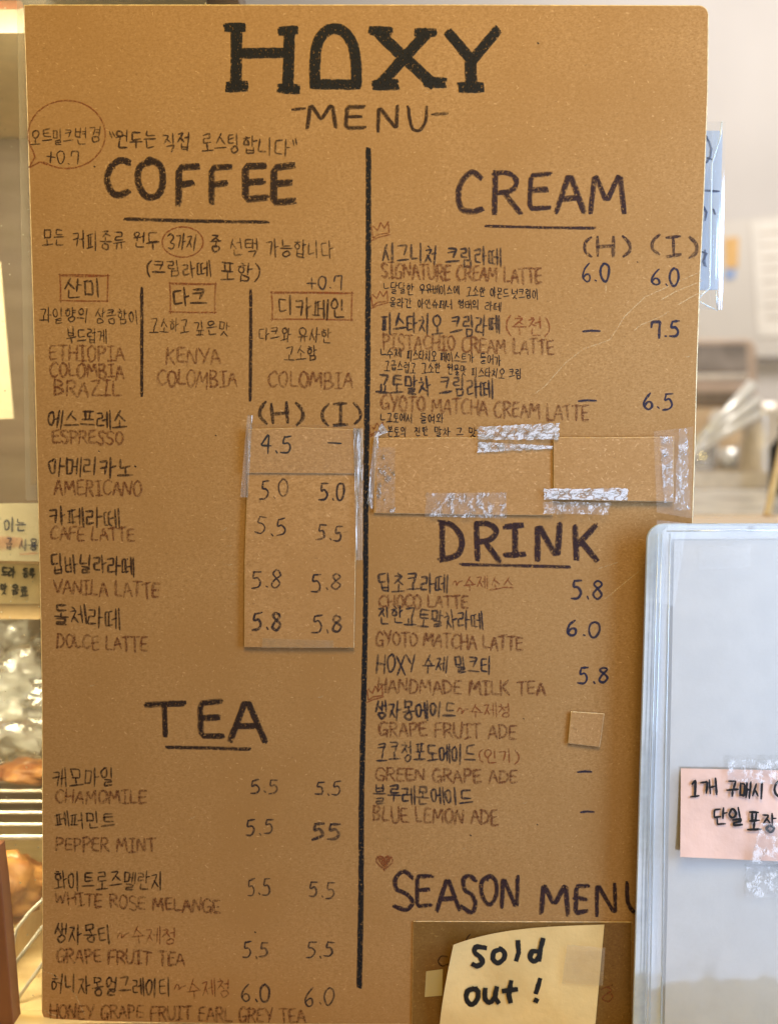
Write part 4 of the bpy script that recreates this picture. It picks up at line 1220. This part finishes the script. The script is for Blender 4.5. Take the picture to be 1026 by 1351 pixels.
g = Geo(); g.slab([Q(x, y, 2.20) for x, y in reversed([(700, 296), (945, 293), (1100, 272), (1130, 470), (700, 470)])], 0.03)
tag(g.build('pale_cabinet', M['panel']), 'pale cabinet front on the far wall carrying notices', 'cabinet')
for lab, px, m, c in (('large white notice with faint lines beside the cabinet edge', [(990, 292), (1110, 280), (1110, 440), (1000, 444)], 'paper_bg', 'notice'),
                      ('small orange sticker on the pale cabinet', [(955, 314), (974, 312), (973, 352), (957, 353)], 'orange', 'sticker'),
                      ('small blue sticker below the orange one', [(956, 356), (970, 355), (969, 367), (957, 368)], 'bluest', 'sticker')):
    g = Geo(); g.slab([Q(x, y, 2.196) for x, y in reversed(px)], 0.003)
    tag(g.build({'notice': 'paper_notice', 'sticker': 'wall_sticker'}[c], M[m]), lab, c)
ik = Ink(-2.195)
for k in range(8):
    ik.stroke([(1002 + k, 308 + 16 * k), (1060, 304 + 16 * k)], 3)
ik.build('printed_lines', M['tape_matte'], bpy.data.objects['paper_notice'])
# small oven on a wooden box
e = tag(empty('toaster_oven', Q(930, 540, 1.75)), 'dark toaster oven with rounded corners on the far counter', 'oven')
g = Geo()
bp = [(760, 536), (760, 449), (985, 446), (993, 449), (998, 458), (999, 536)]
g.slab([Q(x, y, 1.75) for x, y in bp], 0.22, 0, 0.006); g.build('body', M['ovenmetal'], e)
g = Geo(); g.slab([Q(x, y, 1.744) for x, y in [(775, 492), (775, 456), (984, 454), (986, 490)]], 0.004); g.build('door_window', M['oven'], e)
g = Geo(); g.slab([Q(x, y, 1.744) for x, y in [(775, 534), (775, 518), (992, 518), (992, 534)]], 0.004); g.build('lower_panel', M['oven'], e)
g = Geo(); g.tube([Q(790, 500, 1.72), Q(985, 497, 1.72)], 0.008); g.build('handle', M['steel'], e, smooth=True)
zw0 = Q(930, 537, 1.75).z
xa, xb = Q(760, 540, 1.72).x, Q(1000, 540, 1.72).x
g = Geo(); g.box((xa, 1.70, ZK + 0.001), (xb, 2.0, zw0 - 0.002)); tag(g.build('wooden_box', M['box_wood']), 'tan wooden box under the dark oven', 'box')
def lathe(name, prof, c, mat, parent):
    v, f = [], []
    n = 24
    for r, z in prof:
        for k in range(n):
            a = 2 * math.pi * k / n
            v.append((c[0] + r * math.cos(a), c[1] + r * math.sin(a), c[2] + z))
    for j in range(len(prof) - 1):
        for k in range(n):
            f.append((j * n + k, j * n + (k + 1) % n, (j + 1) * n + (k + 1) % n, (j + 1) * n + k))
    return obj(name, v, f, mat, parent, smooth=True)


# tray of utensils and a jug
p = Q(930, 614, 1.25)
e = tag(empty('steel_tray', (p.x, 1.25, ZK)), 'shallow steel tray holding long spoons', 'tray')
g = Geo(); g.box((p.x - 0.14, 1.2, ZK + 0.001), (p.x + 0.10, 1.40, ZK + 0.006)); g.build('tray_bottom', M['steel'], e)
for lo, hi in (((p.x - .14, 1.2, ZK + .006), (p.x + .10, 1.204, ZK + .03)), ((p.x - .14, 1.396, ZK + .006), (p.x + .10, 1.40, ZK + .03)), ((p.x - .14, 1.204, ZK + .006), (p.x - .136, 1.396, ZK + .03)), ((p.x + .096, 1.204, ZK + .006), (p.x + .10, 1.396, ZK + .03))):
    g = Geo(); g.box(lo, hi); g.build('tray_side', M['steel'], e)
for k, (a, b, lab) in enumerate((((915, 588), (992, 508), 'long steel spoon leaning highest from the tray'), ((908, 594), (998, 528), 'long steel spoon leaning in the middle of the tray'), ((905, 600), (1000, 545), 'long steel spoon leaning lowest from the tray'))):
    s = tag(empty('long_spoon', Q(a[0], a[1], 1.24)), lab, 'spoon', 'long spoons in the tray')
    g = Geo(); A, B = Q(*a, 1.24), Q(*b, 1.30); g.tube([A, A.lerp(B, .5), B], [0.009, 0.008, 0.012]); g.build('handle', M['chrome'], s, smooth=True)
    bl = blob('bowl', A + (A - B).normalized() * 0.02, (0.024, 0.018, 0.012), M['chrome'], 0.05, 1, (16, 10))
    bl.parent = s; bl.location = bl.location - s.location
p2 = Q(945, 552, 1.66)
g = Geo(); g.slab([Q(x, y, 1.69) for x, y in reversed([(935, 552), (942, 540), (962, 542), (960, 566), (938, 570)])], 0.006)
tag(g.build('paper_napkin', M['paper_bg']), 'small pale crumpled napkin against the tan wooden box', 'napkin')
g = Geo(); g.box((Q(900, 600, 1.6).x, 1.50, ZK + 0.0005), (Q(1006, 600, 1.6).x, 1.695, ZK + 0.005))
tag(g.build('black_strip', M['blackp']), 'thin black strip in front of the tan wooden box', 'mat')  # flat black strip along the foot of the wooden box
CUP = [(.001, 0), (.026, 0), (.030, .03), (.033, .075), (.031, .075), (.028, .03), (.024, .004), (.001, .004)]
for cx, cy, k, mm, lab in ((926, 1.56, 1.0, 'cup_glass', 'clear glass cup on the black strip nearest the menu board'), (962, 1.60, .8, 'chrome', 'bright steel cup in the middle of the black strip'), (990, 1.55, .9, 'cup_glass', 'clear glass cup on the black strip near the steel jug')):
    c = Q(cx, 600, cy)
    tag(lathe('cup', [(r * k, z * k) for r, z in CUP], (c.x, cy, ZK + .005), M[mm], None), lab, 'cup', 'cups on the black mat')
p = Q(1012, 612, 1.30)


s = tag(empty('steel_jug', (p.x, 1.33, ZK)), 'shiny steel jug behind the long spoons', 'jug')
lathe('body', [(0.001, 0.001), (.042, .001), (.045, .03), (.038, .09), (.034, .13), (.040, .155), (.036, .15), (.030, .12), (.001, .02)], (p.x, 1.33, ZK), M['steel'], s)
g = Geo(); g.tube([(p.x + .036, 1.33, ZK + .13), (p.x + .075, 1.33, ZK + .12), (p.x + .078, 1.33, ZK + .06), (p.x + .044, 1.33, ZK + .03)], 0.005); g.build('handle', M['steel'], s, smooth=True)
p = Q(1036, 620, 1.05)
s = tag(empty('black_bottle', (p.x, 1.05, ZK)), 'black bottle at the right end of the grey counter', 'bottle')
lathe('body', [(.001, .001), (.026, .001), (.026, .075), (.012, .095), (.012, .11), (.001, .111)], (p.x, 1.05, ZK), M['blackp'], s)
lathe('cap', [(.001, .111), (.014, .111), (.014, .128), (.001, .129)], (p.x, 1.05, ZK), M['steel'], s)
g = Geo(); A = Q(1012, 690, 0.52); A.z = ZK + 0.008; B = Q(1042, 540, 0.70); g.tube([A, A.lerp(B, .5), B], 0.0045)
tag(g.build('bamboo_stick', M['pale_wood'], smooth=True), 'pale bamboo stick leaning up beside the sign holder', 'stick')
